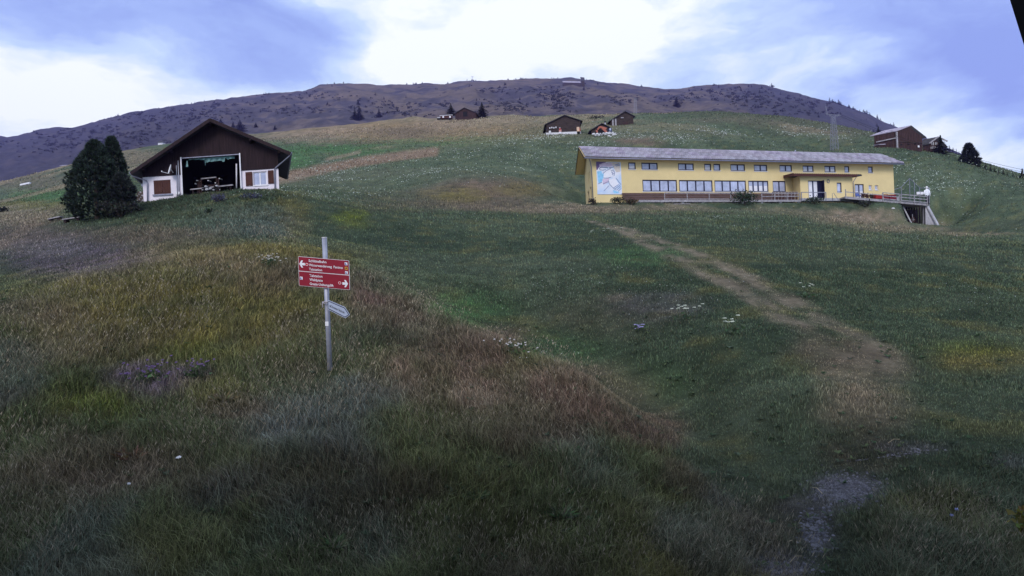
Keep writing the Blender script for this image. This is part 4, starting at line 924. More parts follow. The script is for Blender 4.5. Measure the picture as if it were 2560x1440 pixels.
# torn tarp
tp = thing('torn_tarp', 'torn strip of blue-green tarpaulin hanging from the barn opening lintel', 'tarpaulin', tuple(PB((oL+oR)/2, .2, zO)))
mb = MB(); prev = None; n = 60
for i in range(n):
    f = i/(n-1); px = 471 + f*115; s = bs(px, 395); ztop = zO - .02
    hang = .06 + .12*max(0, vn(np.array(f*9.0), np.array(3.0)) - .15)
    if .38 < f < .78: hang += .24
    if .34 < f < .37: hang += .5
    if f > .8: hang = .04 + .28*vn(np.array(f*30), np.array(9.))
    hang = float(hang) + random.uniform(-.02, .03); wv_ = .10*math.sin(i*.9)
    mb.v += [tuple(PB(s, .1, ztop)), tuple(PB(s, .1+.06+wv_*.5, ztop-hang*.5)), tuple(PB(s, .12+wv_, ztop-hang))]
for i in range(n-1):
    for j in (0, 1): mb.f.append((3*i+j, 3*i+3+j, 3*i+4+j, 3*i+1+j))
mb.build('strip', 'tarp', tp)
s = bs(467, 410); z1 = bz(467, 401); z0 = bz(467, 416); MB().add([PB(s-.02,.1,z1),PB(s+.05,.12,z1),PB(s+.11,.05,z0),PB(s-.10,.1,z0-.02)], [(0,1,2,3)]).build('scrap', 'tarp', tp)
# inside the barn: trestle, pale beam, round log ends
zi = bz(527, 487) - .15
bmn = thing('trough_beam', 'long pale plank lying across the front of the barn opening', 'plank', tuple(PB(-.3, .6, zi)))
MB().bar(PB(bs(471,471)+.1,.6,bz(471,471)), PB(bs(582,459),.6,bz(582,459)), .12, .09).build('plank', 'greywood', bmn)
for px, py in ((480,470),(530,466),(575,460)): s = bs(px, py); MB().pbox(PB, s-.05, s+.05, .55, .66, zi-.1, bz(px,py)-.04).build('post', 'brownwood', bmn)
rk = thing('wooden_rack', 'wooden feeding rack standing in the dark barn interior', 'rack', tuple(PB(0, 3, zi)))
def pb3(px, py, d):
    u, v = uv(px, py); O = BX + bn*d; Yv = None
    sgl = (u*O.y - O.x) / (be.x - u*be.y); return PB(sgl, d, v*(O.y + be.y*sgl))
for px, y0 in ((494,456),(498,450),(503,448),(541,445),(546,446)):
    a = pb3(px, y0, 1.6); MB().bar((a.x,a.y,zi), a, .09).build('upright', 'redwood', rk)
MB().bar(pb3(503,447,1.6), pb3(541,443,1.6), .09).build('top_rail', 'greywood', rk)
MB().bar(pb3(494,466,1.6), pb3(547,462,1.6), .09).build('lower_rail', 'redwood', rk)
lg = thing('log_end', 'pale round log end upper left beside the barn rack', 'log', tuple(pb3(492,451,1.4)), 'pale log ends in the barn')
p = pb3(492,451,1.4); MB().tube([p, p+Vector((0,.5,0))], .045, 10).build('log', 'stone', lg)
for px, py in ((488,459),(520,451),(548,446),(538,457)):
    c = copy_tree(lg); c.location = pb3(px, py, 1.4); c['label'] = {488:'pale round log end lowest at the left of the barn rack',520:'pale round log end in the middle behind the barn rack',548:'pale round log end highest at the right of the barn rack',538:'pale round log end low at the right of the barn rack'}[px]
rb = thing('stone_heap', 'heap of grey stones and scrap at the barn threshold', 'stones', tuple(PB(0, .2, zi)))
for i in range(26):
    px, py = random.uniform(505, 552), random.uniform(464, 476); p = pb3(px, py, .35); r = random.uniform(.05, .13)
    MB().ball(p, r*1.3, r, r*.8, 7, 5).build('stone', 'concrete' if i % 3 == 0 else 'black', rb)
p = pb3(514, 484, -.4); bd = thing('pale_board', 'bent pale board lying in the grass below the barn opening', 'board', tuple(p))
MB().hexa([p+Vector(v) for v in ((-.3,0,-.03),(0,0,.06),(0,.2,.06),(-.3,.2,-.03),(-.3,0,0),(0,0,.10),(0,.2,.10),(-.3,.2,0))]).hexa([p+Vector(v) for v in ((0,0,.06),(.28,0,.08),(.28,.2,.08),(0,.2,.06),(0,0,.1),(.28,0,.11),(.28,.2,.11),(0,.2,.1))]).build('board', 'trim', bd)
# dish
c = PB(bs(430, 427), -.55, bz(430, 427)); sdsh = thing('satellite_dish', 'white satellite dish on the brown gable left of the barn opening', 'satellite dish', tuple(c))
ax = (be*-.72 + Vector((0,-.62,.25))).normalized(); xx = ax.cross(Vector((0,0,1))).normalized(); yy = xx.cross(ax)
mb = MB(); nr, nk = 5, 20
for j in range(nr+1):
    r = .40*j/nr; h = .11*(j/nr)**2
    for k in range(nk): t = 2*math.pi*k/nk; mb.v.append(tuple(c + (xx*math.cos(t)*.9 + yy*math.sin(t))*r + ax*h))
for j in range(nr):
    for k in range(nk): mb.f.append((j*nk+k, j*nk+(k+1)%nk, (j+1)*nk+(k+1)%nk, (j+1)*nk+k))
mb.build('reflector', 'signwhite', sdsh, True)
MB().tube([c - yy*.36, c - yy*.40 + ax*.55], .02, 6).build('feed_arm', 'trim', sdsh); fe = c - yy*.40 + ax*.55; MB().ball(fe + Vector((0,0,.03)), .05, .05, .06).build('receiver', 'trim', sdsh)
MB().tube([c, PB(bs(433,432), -.05, bz(433,432))], .03, 8).build('bracket', 'trim', sdsh)
# firewood stack at the left wall
lgm = []
fw_ = thing('firewood_stack', 'stack of split firewood against the left side wall of the barn', 'firewood', tuple(PB(sL-.3, 1.2, zg)))
for i in range(9):
    for j in range(4):
        p = PB(sL-.14-.14*j, .25+random.uniform(-.08,.08), bz(352, 512) + .13*i); r = random.uniform(.055,.075)
        MB().tube([p, p+bn*random.uniform(.4,.5)], r, 7).build('log', 'greywood' if (i+j) % 3 == 0 else 'soil', fw_)

# ------------------------------------------------------------------ log huts
def hut(name, label, cat, base, Y, x0, x1, eLp, apex, eRp, depth, yaw=0.0, m='oldwood', ov=.5, logs=True, roofm='darkroof', door=None, sink=1.2):
    """front wall x0..x1 (photo columns) at base row; eave tips and apex as photo points; yaw turns the depth direction"""
    A = at((x0+x1)/2, base, Y); e = Vector((1, 0, 0)); n = Vector((math.sin(yaw), math.cos(yaw), 0))
    q = lambda px, py: at(px, py, Y)
    t = thing(name, label, cat, tuple(A))
    a, b = q(x0, base).x, q(x1, base).x; L_, Rr, T = q(*eLp), q(*eRp), q(*apex); z0 = A.z - sink
    rz = lambda x: (L_.z + (T.z-L_.z)*(x-L_.x)/(T.x-L_.x)) if x < T.x else (Rr.z + (T.z-Rr.z)*(Rr.x-x)/(Rr.x-T.x))
    th = .12
    wall = MB(); zz = z0; k = 0; lh = .24 if logs else .2
    if logs:
        ztop = T.z - .1
        while zz < ztop - .05:
            z1 = min(zz + lh - .02, ztop); xa, xb = a, b
            zc = z1
            if zc > rz(a) - th: xa = a + (T.x-a)*max(0, (zc-(rz(a)-th))/(T.z-rz(a)))
            if zc > rz(b) - th: xb = b - (b-T.x)*max(0, (zc-(rz(b)-th))/(T.z-rz(b)))
            if xb - xa > .2:
                o = -.05 - .03*(k % 2); wall.hexa([(xa,Y+o,zz),(xb,Y+o,zz),(xb,Y+.1,zz),(xa,Y+.1,zz),(xa,Y+o,z1),(xb,Y+o,z1),(xb,Y+.1,z1),(xa,Y+.1,z1)])
            zz += lh; k += 1
        wall.build('log_wall', m, t, kind='stuff')
        MB().bar((a+.05,Y-.12,z0),(a+.05,Y-.12,rz(a)-th),.2).bar((b-.05,Y-.12,z0),(b-.05,Y-.12,rz(b)-th),.2).build('corner_post', m, t)
    else:
        x = a
        while x < b - .05:
            x2 = min(x + lh - .015, b); o = -.05 - .025*(k % 2); h0, h1 = rz(x)-th, rz(x2)-th
            wall.hexa([(x,Y+o,z0),(x2,Y+o,z0),(x2,Y+.1,z0),(x,Y+.1,z0),(x,Y+o,h0),(x2,Y+o,h1),(x2,Y+.1,h1),(x,Y+.1,h0)]); x += lh; k += 1
        wall.build('board_wall', m, t, kind='stuff')
    nd_ = n * depth
    MB().prism([(a,Y+.11,z0),(b,Y+.11,z0),(b,Y+.11,rz(b)-th),(T.x,Y+.11,T.z-th),(a,Y+.11,rz(a)-th)], tuple(nd_)).build('body', m, t)
    for E in (L_, Rr):
        f0 = -n*ov; p = [E+f0, T+f0, T+nd_+n*ov, E+nd_+n*ov]; up = Vector((0,0,.12))
        MB().hexa([p[0]-up,p[1]-up,p[2]-up,p[3]-up,p[0],p[1],p[2],p[3]]).build('roof', roofm, t)
    if door:
        d0, d1, zt_ = q(door[0], base), q(door[1], base), q(door[0], door[2])
        MB().box((d0.x,Y-.16,A.z),(d1.x,Y-.09,zt_.z)).build('door', door[3] if len(door) > 3 else 'black', t)
    return t, A
hA, pA = hut('log_hut', 'dark log hut with a pale board at its right corner, leftmost above the yellow house', 'hut', 333, 150, 1367.5, 1451, (1361,312), (1411,288), (1456.5,303), 8)
foot = MB(); a = at(1365, 334, 149.9); b = at(1452, 334, 149.9); foot.box((a.x,149.6,a.z-1.4),(b.x,149.88,a.z+.12)).build('stone_base', 'stone', hA)
a = at(1441.5, 318, 149.8); b = at(1450, 335, 149.7); MB().box((a.x,149.6,b.z-.1),(b.x-.1,149.75,a.z)).build('pale_board', mat('pale_board', (.62,.42,.30), .8, .15), hA)
MB().box((b.x-.08,149.6,b.z-.1),(b.x+.12,149.75,a.z-.3)).build('red_post', mat('red_post', (.35,.07,.05), .8, .15), hA)
for (px, py, s, m, nm, lab) in ((1375,331.5,.42,'stone','white_barrel','white barrel at the left corner of the left log hut'),(1400.5,330,.5,'trim','white_crate','white and red crate stack in front of the left log hut'),(1384,321,.25,'trim','hanging_pail','pale pails hung on the wall of the left log hut'),(1409,321.5,.28,'trim','hanging_sign','small pale board hung right of the crates on the left log hut')):
    p = at(px, py, 149.5); t = thing(nm, lab, 'barrel' if 'barrel' in nm else ('crate' if 'crate' in nm else ('pail' if 'pail' in nm else 'board')), (p.x, p.y, p.z-s))
    if 'barrel' in nm: MB().tube([p-Vector((0,0,s)), p, p+Vector((0,0,s))], [s*.6, s*.7, s*.6], 10).build('barrel', m, t)
    elif 'crate' in nm:
        MB().box((p.x-s*.6,p.y-.3,p.z-s),(p.x+s*.5,p.y+.1,p.z-.02)).build('crate', m, t); MB().box((p.x-s*.6,p.y-.3,p.z),(p.x+s*.6,p.y+.1,p.z+s)).build('crate', mat('pink_crate', (.5,.25,.22), .8, .15), t); MB().box((p.x-s*.4,p.y-.2,p.z+s+.01),(p.x+s*.4,p.y+.1,p.z+s*1.8)).build('crate', 'cushion', t)
    else:
        for k in range(4 if 'pail' in nm else 1): MB().tube([p+Vector((k*.5-.9,.2,.1*(k%2))), p+Vector((k*.5-.9,.2,.32+.1*(k%2)))], [.13,.17], 8).build('pail' if 'pail' in nm else 'board', m, t)
hB, pB_ = hut('log_hut', 'small low log hut behind the orange excavator arm, middle one of three', 'hut', 333, 145, 1479, 1520, (1472,328), (1504,308.5), (1524.5,318), 5, 0, 'oldwood', .5, True, 'darkroof', (1492,1514,318))
p = at(1513, 310, 147); MB().box((p.x-.12,p.y-.1,p.z-.6),(p.x+.12,p.y+.15,p.z+.35)).build('chimney', 'metal', hB); MB().box((p.x-.2,p.y-.18,p.z+.36),(p.x+.2,p.y+.23,p.z+.62)).build('chimney_cap', 'black', hB)
hC, pC = hut('log_hut', 'tall log hut standing highest of the three above the yellow house', 'hut', 314, 165, 1527.5, 1583, (1521,304), (1562,278.5), (1587.5,291.5), 7, -.08)
for px, k in ((1530,'greywood'),(1537,'greywood'),(1542,'oldwood')):
    a, b = at(px, 297, 164.75), at(px+4.5, 315, 164.75); MB().box((a.x,164.7,b.z),(b.x,164.82,a.z)).build('board', k, hC)
a, b = at(1558, 305, 164.8), at(1570, 314.5, 164.8); MB().box((a.x,164.62,b.z),(b.x,164.83,a.z)).build('door', 'redwood', hC); a, b = at(1552, 293.5, 164.8), at(1559, 295.5, 164.8); MB().box((a.x,164.62,b.z),(b.x,164.83,a.z)).build('opening', 'greywood', hC)
hD, pD = hut('log_hut', 'far log hut between two firs on the skyline meadow', 'hut', 291.5, 262, 1138.5, 1190, (1134.5,285), (1161,269.5), (1193,282.5), 10, .15, 'redwood', .6, True, 'darkroof', (1158,1169,279))
# far shed with white roof, tiny chalets on the left
def simple_far(name, label, pts, Y, h, m='oldwood', rm='stone', d=8, g=False):
    a, b = at(pts[0], pts[2], Y), at(pts[1], pts[3], Y); t = thing(name, label, 'hut', tuple(a))
    up = Vector((0,0,h)); bk = Vector((0,d,0))
    MB().hexa([a-up*2,b-up*2,b+bk-up*2,a+bk-up*2,a+up*.98,b+up*.98,b+bk+up*.98,a+bk+up*.98]).build('wall', m, t)
    r = Vector((0,0,h*.9)); o = Vector((.4,0,0)); f = Vector((0,-.6,0))
    MB().hexa([a-o+f+up,b+o+f+up,b+o+bk*.5+up+r,a-o+bk*.5+up+r,a-o+f+up*1.12,b+o+f+up*1.12,b+o+bk*.5+up*1.12+r,a-o+bk*.5+up*1.12+r]).build('roof', rm, t)
    return t
pm_ = mount_at(1440, 214); Ym = pm_.y
simple_far('alp_shed', 'long white-roofed cattle shed high on the mountain', (1408, 1452, 213.5, 214.5), Ym, 5.0, 'oldwood', 'fibre', 14)
simple_far('alp_shed', 'short shed with steep roof at the right end of the white-roofed one', (1453, 1462, 213, 214), Ym+6, 8, 'oldwood', 'darkroof', 10)
simple_far('far_hut', 'tiny far hut with pale roof on the left hill crest right of the other two', (152, 171, 420, 419), 296, .9, 'oldwood', 'fibre', 4)
simple_far('far_hut', 'tiny far hut in the middle of the left hill crest', (82, 93, 439, 438.5), 305, 1.0, 'oldwood', 'darkroof', 4)
simple_far('far_hut', 'tiny far dark hut at the far left of the hill crest', (24, 35, 458, 457), 305, 1.0, 'oldwood', 'darkroof', 4)
simple_far('far_hut', 'tiny white-walled hut in a tree group left of the barn roof', (395, 406, 364, 363), 340, 1.6, 'trim', 'darkroof', 5)
simple_far('far_hut', 'tiny dark hut on the ridge line left of the white-walled hut', (347, 357, 374, 373), 283, 1.0, 'oldwood', 'darkroof', 4)
p = hit(64, 462.5, 100); t = thing('white_trough', 'long white trough lying on the left meadow', 'trough', tuple(p))
dv = at(76, 460.5, p.y) - at(52, 465.5, p.y); MB().bar(p - dv*.5 + Vector((0,0,.35)), p + dv*.5 + Vector((0,0,.35)), .8, .55).build('basin', 'trim', t)
for f in (-.4, 0, .4): q = p + dv*f; MB().box((q.x-.15,q.y-.3,q.z-.8),(q.x+.15,q.y+.3,q.z+.06)).build('foot', 'concrete', t)
# farm trailer by the far hut
q = at(1112, 293.5, 258); t = thing('farm_trailer', 'covered farm trailer with pale roof parked beside the far log hut', 'trailer', tuple(q))
a, b = at(1101, 290, 258), at(1130, 294.5, 258); MB().box((a.x,258,b.z),(b.x,260.5,a.z-.05)).build('bed', 'shutter', t); MB().hexa([(a.x-.3,257.7,a.z),(b.x+.3,257.7,a.z+.15),(b.x+.3,261,a.z+.3),(a.x-.3,261,a.z+.2),(a.x-.3,257.7,a.z+.15),(b.x+.3,257.7,a.z+.3),(b.x+.3,261,a.z+.5),(a.x-.3,261,a.z+.35)]).build('cover', 'trim', t)
c, d = at(1093, 293, 258), at(1101, 297.5, 258); MB().box((c.x,257.8,d.z+.3),(d.x,259.6,c.z)).build('cab', 'concrete', t)
for px in (1095, 1099.5, 1124): w_ = at(px, 297.3, 257.8); MB().tube([w_, w_+Vector((0,.3,0))], .45, 10).build('wheel', 'black', t)
for px in (1108, 1125): w_ = at(px, 292.3, 257.8); MB().box((w_.x-.35,257.85,w_.z-.3),(w_.x+.35,257.99,w_.z+.4)).build('panel', 'trim', t)
# excavator
q = at(1528, 333, 142); exc = thing('excavator', 'excavator with dark blue cab and orange boom in front of the small hut', 'excavator', tuple(q))
def e3(px, py, Y=142): return at(px, py, Y)
MB().bar(e3(1516,322), e3(1499,317.5), .42).bar(e3(1499,317.5), e3(1494,324), .38).build('boom', 'excav', exc); MB().bar(e3(1504,318.5,141.8), e3(1516.5,331.5,141.8), .45).build('arm', 'excav', exc)
MB().hexa([e3(1489,325),e3(1494,325),e3(1494,325,143),e3(1489,325,143),e3(1491,331),e3(1495,332),e3(1495,332,143),e3(1491,331,143)]).build('bucket', 'excav', exc)
a, b = e3(1522,320), e3(1530,330.5); MB().box((a.x,142,b.z),(b.x,143.6,a.z)).build('cab', mat('cab_blue', (.03,.04,.09), .4, .2), exc); a, b = e3(1523.5,321), e3(1527.5,326); MB().box((a.x,141.93,b.z),(b.x,141.99,a.z)).build('cab_window', 'glass', exc)
a, b = e3(1518,330.5), e3(1533,333); MB().box((a.x,141.9,b.z),(b.x,144,a.z)).build('track', 'black', exc)
# boulder rows
ORD = ['first','second','third','fourth','fifth','sixth','seventh','eighth','ninth','tenth','eleventh','twelfth']
rk_ = thing('white_boulder', 'pale quarried boulder laid in a row below the small hut', 'boulder', (0,0,0), 'pale boulders below the huts')
mb = MB().ball((0,0,0), .36, .26, .20, 7, 5); mb.build('boulder', 'stone', rk_)
spots = [(1484,335.5),(1493,335),(1501,334.3),(1509,333.8),(1517,333),(1489,339),(1497,338.3),(1505,337.8),(1513,336.5),(1521,334.8),(1527,334.2),(1533,334),(1538,333.6),(1533,338),(1538,337.3),(1524,331.5),(1531,331.8),(1522,340.5),(1527,342)]
for i, (px, py) in enumerate(spots):
    o = rk_ if i == 0 else copy_tree(rk_); o['label'] = 'pale quarried boulder, %s from the left in the %s row below the small hut' % (ORD[i-5 if i >= 5 else i] if i < 15 else ORD[i-15], 'upper' if i < 5 else ('lower' if i < 15 else 'scattered')); p = hit(px, py, 100); p = at(px, py, min(p.y, 141.5)); o.location = p; o.rotation_euler = (0, 0, random.uniform(0, 3)); s = random.uniform(.8, 1.25); o.scale = (s*1.1, s, s)
# right-hand barn and chalet
def turned_house(name, label, cat, corner, Y, gx1, sx0, base_c, apex, eRp, eLp, depth_px, m, roofm, ov=.6):
    """gable wall from corner column to gx1 coming towards us on the right; side wall from corner back to column sx0"""
    C_ = at(corner, base_c, Y); t = thing(name, label, cat, tuple(C_))
    g = Vector((math.cos(.62), -math.sin(.62)*.55, 0)).normalized(); wd = None
    u1, _ = uv(gx1, base_c); wd = (u1*C_.y - C_.x) / (g.x - u1*g.y)
    sdir = Vector((-math.sin(.75), math.cos(.75), 0)); u0, _ = uv(sx0, base_c); ln = (u0*C_.y - C_.x) / (sdir.x - u0*sdir.y)
    ze = at(corner, eLp, Y).z; P1 = C_ + g*wd; ze2 = at(gx1, eRp, P1.y).z; z0 = C_.z - 2.5
    gm = C_ + g*wd*.5; za = at(apex[0], apex[1], gm.y).z
    v = lambda p, z: Vector((p.x, p.y, z))
    body = MB().prism([v(C_,z0), v(P1,z0), v(P1,ze2), v(gm,za-.15), v(C_,ze)], tuple(sdir*ln)).build('wall', m, t)
    n = g.cross(Vector((0,0,1))); n = Vector((g.y, -g.x, 0))     # outward, towards us
    k = max(8, int(wd/.3)); bo = MB()
    for i in range(k):
        f0, f1 = i/k + .002, (i+1)/k - .004; zt = lambda f: (ze + (za-ze)*f*2 if f < .5 else ze2 + (za-ze2)*(1-f)*2) - .12
        o = n*(.05 + .03*(i % 2)); a, b = C_ + g*wd*f0, C_ + g*wd*f1
        bo.hexa([v(a+o,z0),v(b+o,z0),v(b,z0),v(a,z0),v(a+o,zt(f0)),v(b+o,zt(f1)),v(b,zt(f1)),v(a,zt(f0))])
    bo.build('gable_boards', m, t, kind='stuff')
    so_ = Vector((-sdir.y, sdir.x, 0)); so_ = -so_ if so_.y > 0 else so_
    bo = MB(); k = max(6, int(ln/.45))
    for i in range(k):
        a, b = C_ + sdir*ln*(i/k+.003), C_ + sdir*ln*((i+1)/k-.006); o = so_*(.05+.03*(i % 2)); bo.hexa([v(a+o,z0),v(b+o,z0),v(b,z0),v(a,z0),v(a+o,ze),v(b+o,ze),v(b,ze),v(a,ze)])
    bo.build('side_boards', m, t, kind='stuff')
    for (p, zz, sg_) in ((C_, ze, -1), (P1, ze2, 1)):
        ed = p + g*sg_*ov; rm_ = roofm if sg_ < 0 else 'darkroof'; sl = (za-zz)/(wd*.5)*ov; f = -sdir*ov; up = Vector((0,0,.14))
        q = [v(ed,zz-sl)+f, v(gm,za)+f, v(gm,za)+sdir*(ln+ov), v(ed,zz-sl)+sdir*(ln+ov)]
        MB().hexa([q[0],q[1],q[2],q[3],q[0]+up,q[1]+up,q[2]+up,q[3]+up]).build('roof', rm_, t)
    return t, C_, g, wd, sdir, ln, n, so_
tb, Cb, gb_, wb_, sdb, lnb, nb_, sob = turned_house('hay_barn', 'large weathered red-brown hay barn on the right skyline', 'barn', 2244, 130, 2306.5, 2186.5, 374, (2277,315.5), 341, 327, 0, 'redwood', 'fibre', .4)
v3 = lambda p, z: Vector((p.x, p.y, z))
MB().bar(v3(Cb+sob*.15, Cb.z-1.5), v3(Cb+sob*.15, at(2244,330,130).z), .28).build('corner_post', 'greywood', tb)
zl = at(2240, 345, 130).z; MB().bar(v3(Cb+sob*.2+sdb*.2, zl), v3(Cb+sob*.2+sdb*lnb*.9, zl-.1), .22).build('lean_rail', 'greywood', tb)
p = Cb + gb_*wb_*.84 + nb_*.1; zz = at(2298, 366, p.y).z; MB().box((p.x-.16,p.y-.06,zz-.2),(p.x+.16,p.y+.02,zz+.2)).build('white_hatch', 'trim', tb)
for f in (.15, .45, .72): p = Cb + gb_*wb_*f + nb_*.1; zz = at(2265, 361, p.y).z; MB().box((p.x-.18,p.y-.05,zz-.1),(p.x+.18,p.y+.02,zz+.12)).build('hatch', 'black', tb)
p = Cb + gb_*wb_*.5 + nb_*.12; MB().bar(v3(Cb+nb_*.12, at(2250,354,130).z), v3(Cb+gb_*wb_+nb_*.12, at(2300,357,128).z), .12).build('sill_beam', 'oldwood', tb)
tc2, Cc, gc, wc, sdc, lnc, nc_, soc = turned_house('chalet', 'small wooden chalet with pale verge boards right of the hay barn', 'chalet', 2324, 134, 2350, 2308, 380, (2338,345), 359, 355, 0, 'redwood', 'darkroof', .7)
for f, py in ((.3,359),(.62,359),(.2,370),(.48,370),(.78,371)):
    p = Cc + gc*wc*f + nc_*.12; zz = at(2336, py, p.y).z; wq = MB().box((p.x-.2,p.y-.05,zz-.28),(p.x+.2,p.y,zz+.28)).build('window', 'black', tc2); MB().box((p.x-.22,p.y-.08,zz-.34),(p.x-.12,p.y-.055,zz+.34)).box((p.x+.12,p.y-.08,zz-.34),(p.x+.22,p.y-.055,zz+.34)).build('shutter', 'stone', wq)
zz = at(2330, 374.5, 133).z; MB().bar(v3(Cc+nc_*.5-gc*.2, zz), v3(Cc+nc_*.5+gc*wc, zz), .5, .6).build('balcony', 'redwood', tc2)
gmid = Cc + gc*wc*.5; za = at(2338, 345, gmid.y).z
for sg_, e_ in ((-1, Cc), (1, Cc+gc*wc)): MB().bar(v3(gmid,za+.1)-sdc*.75, v3(e_+gc*sg_*.7, at(2324,355,134).z-.35)-sdc*.75, .1, .3).build('verge_board', 'greywood', tc2)
q = at(2200, 364, 131); t = thing('lean_to', 'small lean-to with pale roof at the left wall of the hay barn', 'lean-to', tuple(q))
a, b = at(2190, 361, 131), at(2207, 366, 131); MB().hexa([(a.x,130,b.z+.2),(b.x,130,b.z+.2),(b.x,132,b.z+.45),(a.x,132,b.z+.45),(a.x,130,b.z+.32),(b.x,130,b.z+.32),(b.x,132,b.z+.6),(a.x,132,b.z+.6)]).build('roof', 'fibre', t)
for x in (a.x+.1, b.x-.1): MB().bar((x,130.2,b.z-.9),(x,130.2,b.z+.18),.1).build('post', 'oldwood', t)

# ------------------------------------------------------------------ power masts and cable
def mast(label, px, py, ptx, pty, Y, wb, wt, arms):
    b, tp_ = at(px, py, Y), at(ptx, pty, Y); t = thing('lattice_mast', label, 'mast', tuple(b)); b = b - Vector((0,0,.6)); 
    H_ = tp_ - b; c = lambda i, f: b + H_*f + Vector((((-1,1,1,-1)[i])*(wb+(wt-wb)*f)/2, ((-1,-1,1,1)[i])*(wb+(wt-wb)*f)/2, 0))
    for i in range(4): MB().bar(c(i,0), c(i,1), wb*.05).build('leg', 'gutter', t)
    br = MB(); n = 9
    for k in range(n):
        for i in range(4): j = (i+1) % 4; br.bar(c(i,k/n), c(j,(k+1)/n), wb*.022); br.bar(c(j,k/n), c(i,(k+1)/n), wb*.022)
    br.build('bracing', 'gutter', t, kind='stuff')
    for (dx0, dy0, dx1, dy1) in arms: MB().bar(at(ptx+dx0, pty+dy0, Y), at(ptx+dx1, pty+dy1, Y), wb*.07).build('arm', 'gutter', t)
    return tp_
mt = mast('large grey lattice mast with V-shaped head behind the yellow house roof', 2086, 379, 2083, 291, 140, 1.35, .62, [(-18,-8,0,2),(0,2,16,-6),(-18,-8,-15,-4),(-14,-5,18,-2),(-15,-8,-19,-26),(-8,-4,-8,0),(10,-4,10,1)])
mast('slim far lattice mast left of the green hill crest', 1588, 292, 1588, 246, 215, 1.1, .6, [(-3,0,3,0)])
cb = thing('power_cable', 'pair of sagging cables leading right from the large mast', 'cable', tuple(mt))
for dy in (0, 4.5):
    pts = []
    a, b = at(2099, 285+dy, 139), at(2640, 441+dy*1.4, 90)
    for i in range(25): f = i/24; pts.append(a.lerp(b, f) - Vector((0,0,4*f*(1-f)*1.2)))
    MB().tube(pts, .022, 5).build('wire', 'black', cb)
sm_p = mount_at(1181, 202); t = thing('ridge_mast', 'tiny T-shaped lift mast on the mountain ridge', 'mast', tuple(sm_p)); Ym = sm_p.y
MB().bar(at(1181,206,Ym-30), at(1180.5,192.5,Ym-30), .9).build('pole', 'metal', t); MB().bar(at(1177.5,192,Ym-30), at(1183.5,191.5,Ym-30), .8).build('crossarm', 'metal', t)
# benches on the left
def bench(label, x0, y0, x1, y1, yl):
    p = hit((x0+x1)/2, yl, 25, 80); Y = p.y; a, b = at(x0, y0, Y), at(x1, y1, Y); t = thing('bench', label, 'bench', (p.x, Y, p.z))
    MB().bar(a, b, .42, .07).build('seat', 'greywood', t)
    for f in (.14, .86): q = a.lerp(b, f); g = gz(q.x, q.y); MB().box((q.x-.09,q.y-.15,min(g,q.z-.3)-.2),(q.x+.09,q.y+.15,q.z-.04)).build('leg', 'brownwood', t)
bench('backless grey wooden bench nearer the conifer', 160, 549.5, 203, 543, 554); bench('backless grey wooden bench farther left of the conifer', 124, 548.5, 154, 542, 551)

# ------------------------------------------------------------------ conifers
needle = attr_mat('needle', .8, None, .12)
def blades_at(P_, D_, n, ln, wd, spread):
    """n flat needles sprays at each point P_ along direction D_"""
    P_ = np.repeat(P_, n, 0); D_ = np.repeat(D_, n, 0) + rng.normal(size=(len(P_), 3))*spread
    D_ /= np.linalg.norm(D_, axis=1)[:, None]; S = np.cross(D_, rng.normal(size=D_.shape)); S /= np.linalg.norm(S, axis=1)[:, None]
    l_ = ln*(.6+.7*rng.random(len(P_)))[:, None]; w_ = wd*(.7+.6*rng.random(len(P_)))[:, None]
    V = np.stack([P_-S*w_*.5, P_+S*w_*.5, P_+D_*l_], 1).reshape(-1, 3)
    return V, np.arange(len(V)).reshape(-1, 3)
def crown(name, parent, V, Q, c, var=.4, m=needle, colors=None):
    nf = len(Q); k = Q.shape[1]
    cc = np.array(c)[None]*(1+var*(rng.random((nf,1))*2-1))*(1+.08*rng.normal(size=(nf,3))) if colors is None else colors
    cc = np.repeat(cc, k, 0)
    if k == 3: cc[2::3] *= 1.7; cc[0::3] *= .8; cc[1::3] *= .8          # needle tips paler, bases darker
    me = fast_mesh(name, V - np.array(parent_origin(parent)), Q, np.clip(cc, .002, .9), m)
    return link(name, me, parent)
def pine(label, base, top_z, prof, n, lean=(0,0), ln=.22, name='pine_tree', dark=(.026,.036,.028)):
    """dense pine: prof = [(height fraction, radius)]; upward tufts all through an uneven envelope"""
    t = thing(name, label, 'tree', tuple(base)); H_ = top_z - base.z
    MB().tube([base-Vector((0,0,.3)), base+Vector((lean[0]*.5,lean[1]*.5,H_*.5)), base+Vector((lean[0],lean[1],H_*.93))], [.16,.11,.03], 8).build('trunk', 'bark', t)
    h = rng.random(n)**.8; a = rng.random(n)*2*math.pi
    r = np.interp(h, [p[0] for p in prof], [p[1] for p in prof])
    lump = 1 + .75*fbm(a*1.3+base.x, h*6+3, 3) + .32*fbm(a*4, h*16, 3)
    q = r*lump*np.sqrt(.45+.55*rng.random(n))
    P_ = np.stack([base.x+lean[0]*h+q*np.cos(a), base.y+lean[1]*h+q*np.sin(a), base.z+h*H_*.97], 1)
    D_ = np.stack([np.cos(a)*.7, np.sin(a)*.7, np.full(n, .75)], 1)
    V, Q = blades_at(P_, D_, 9, ln, ln*.3, .45)
    tone = np.repeat(.55+1.5*rng.random(n)**2, 9); cc = np.array(dark)[None]*tone[:, None]*(1+.1*rng.normal(size=(n*9, 3)))
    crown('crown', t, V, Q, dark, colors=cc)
    return t
b0 = hit(240, 548, 30, 60); Yt = b0.y; mpx = Yt/F
b0 = Vector((at(243,545,Yt).x, Yt, gz(at(243,545,Yt).x, Yt)))
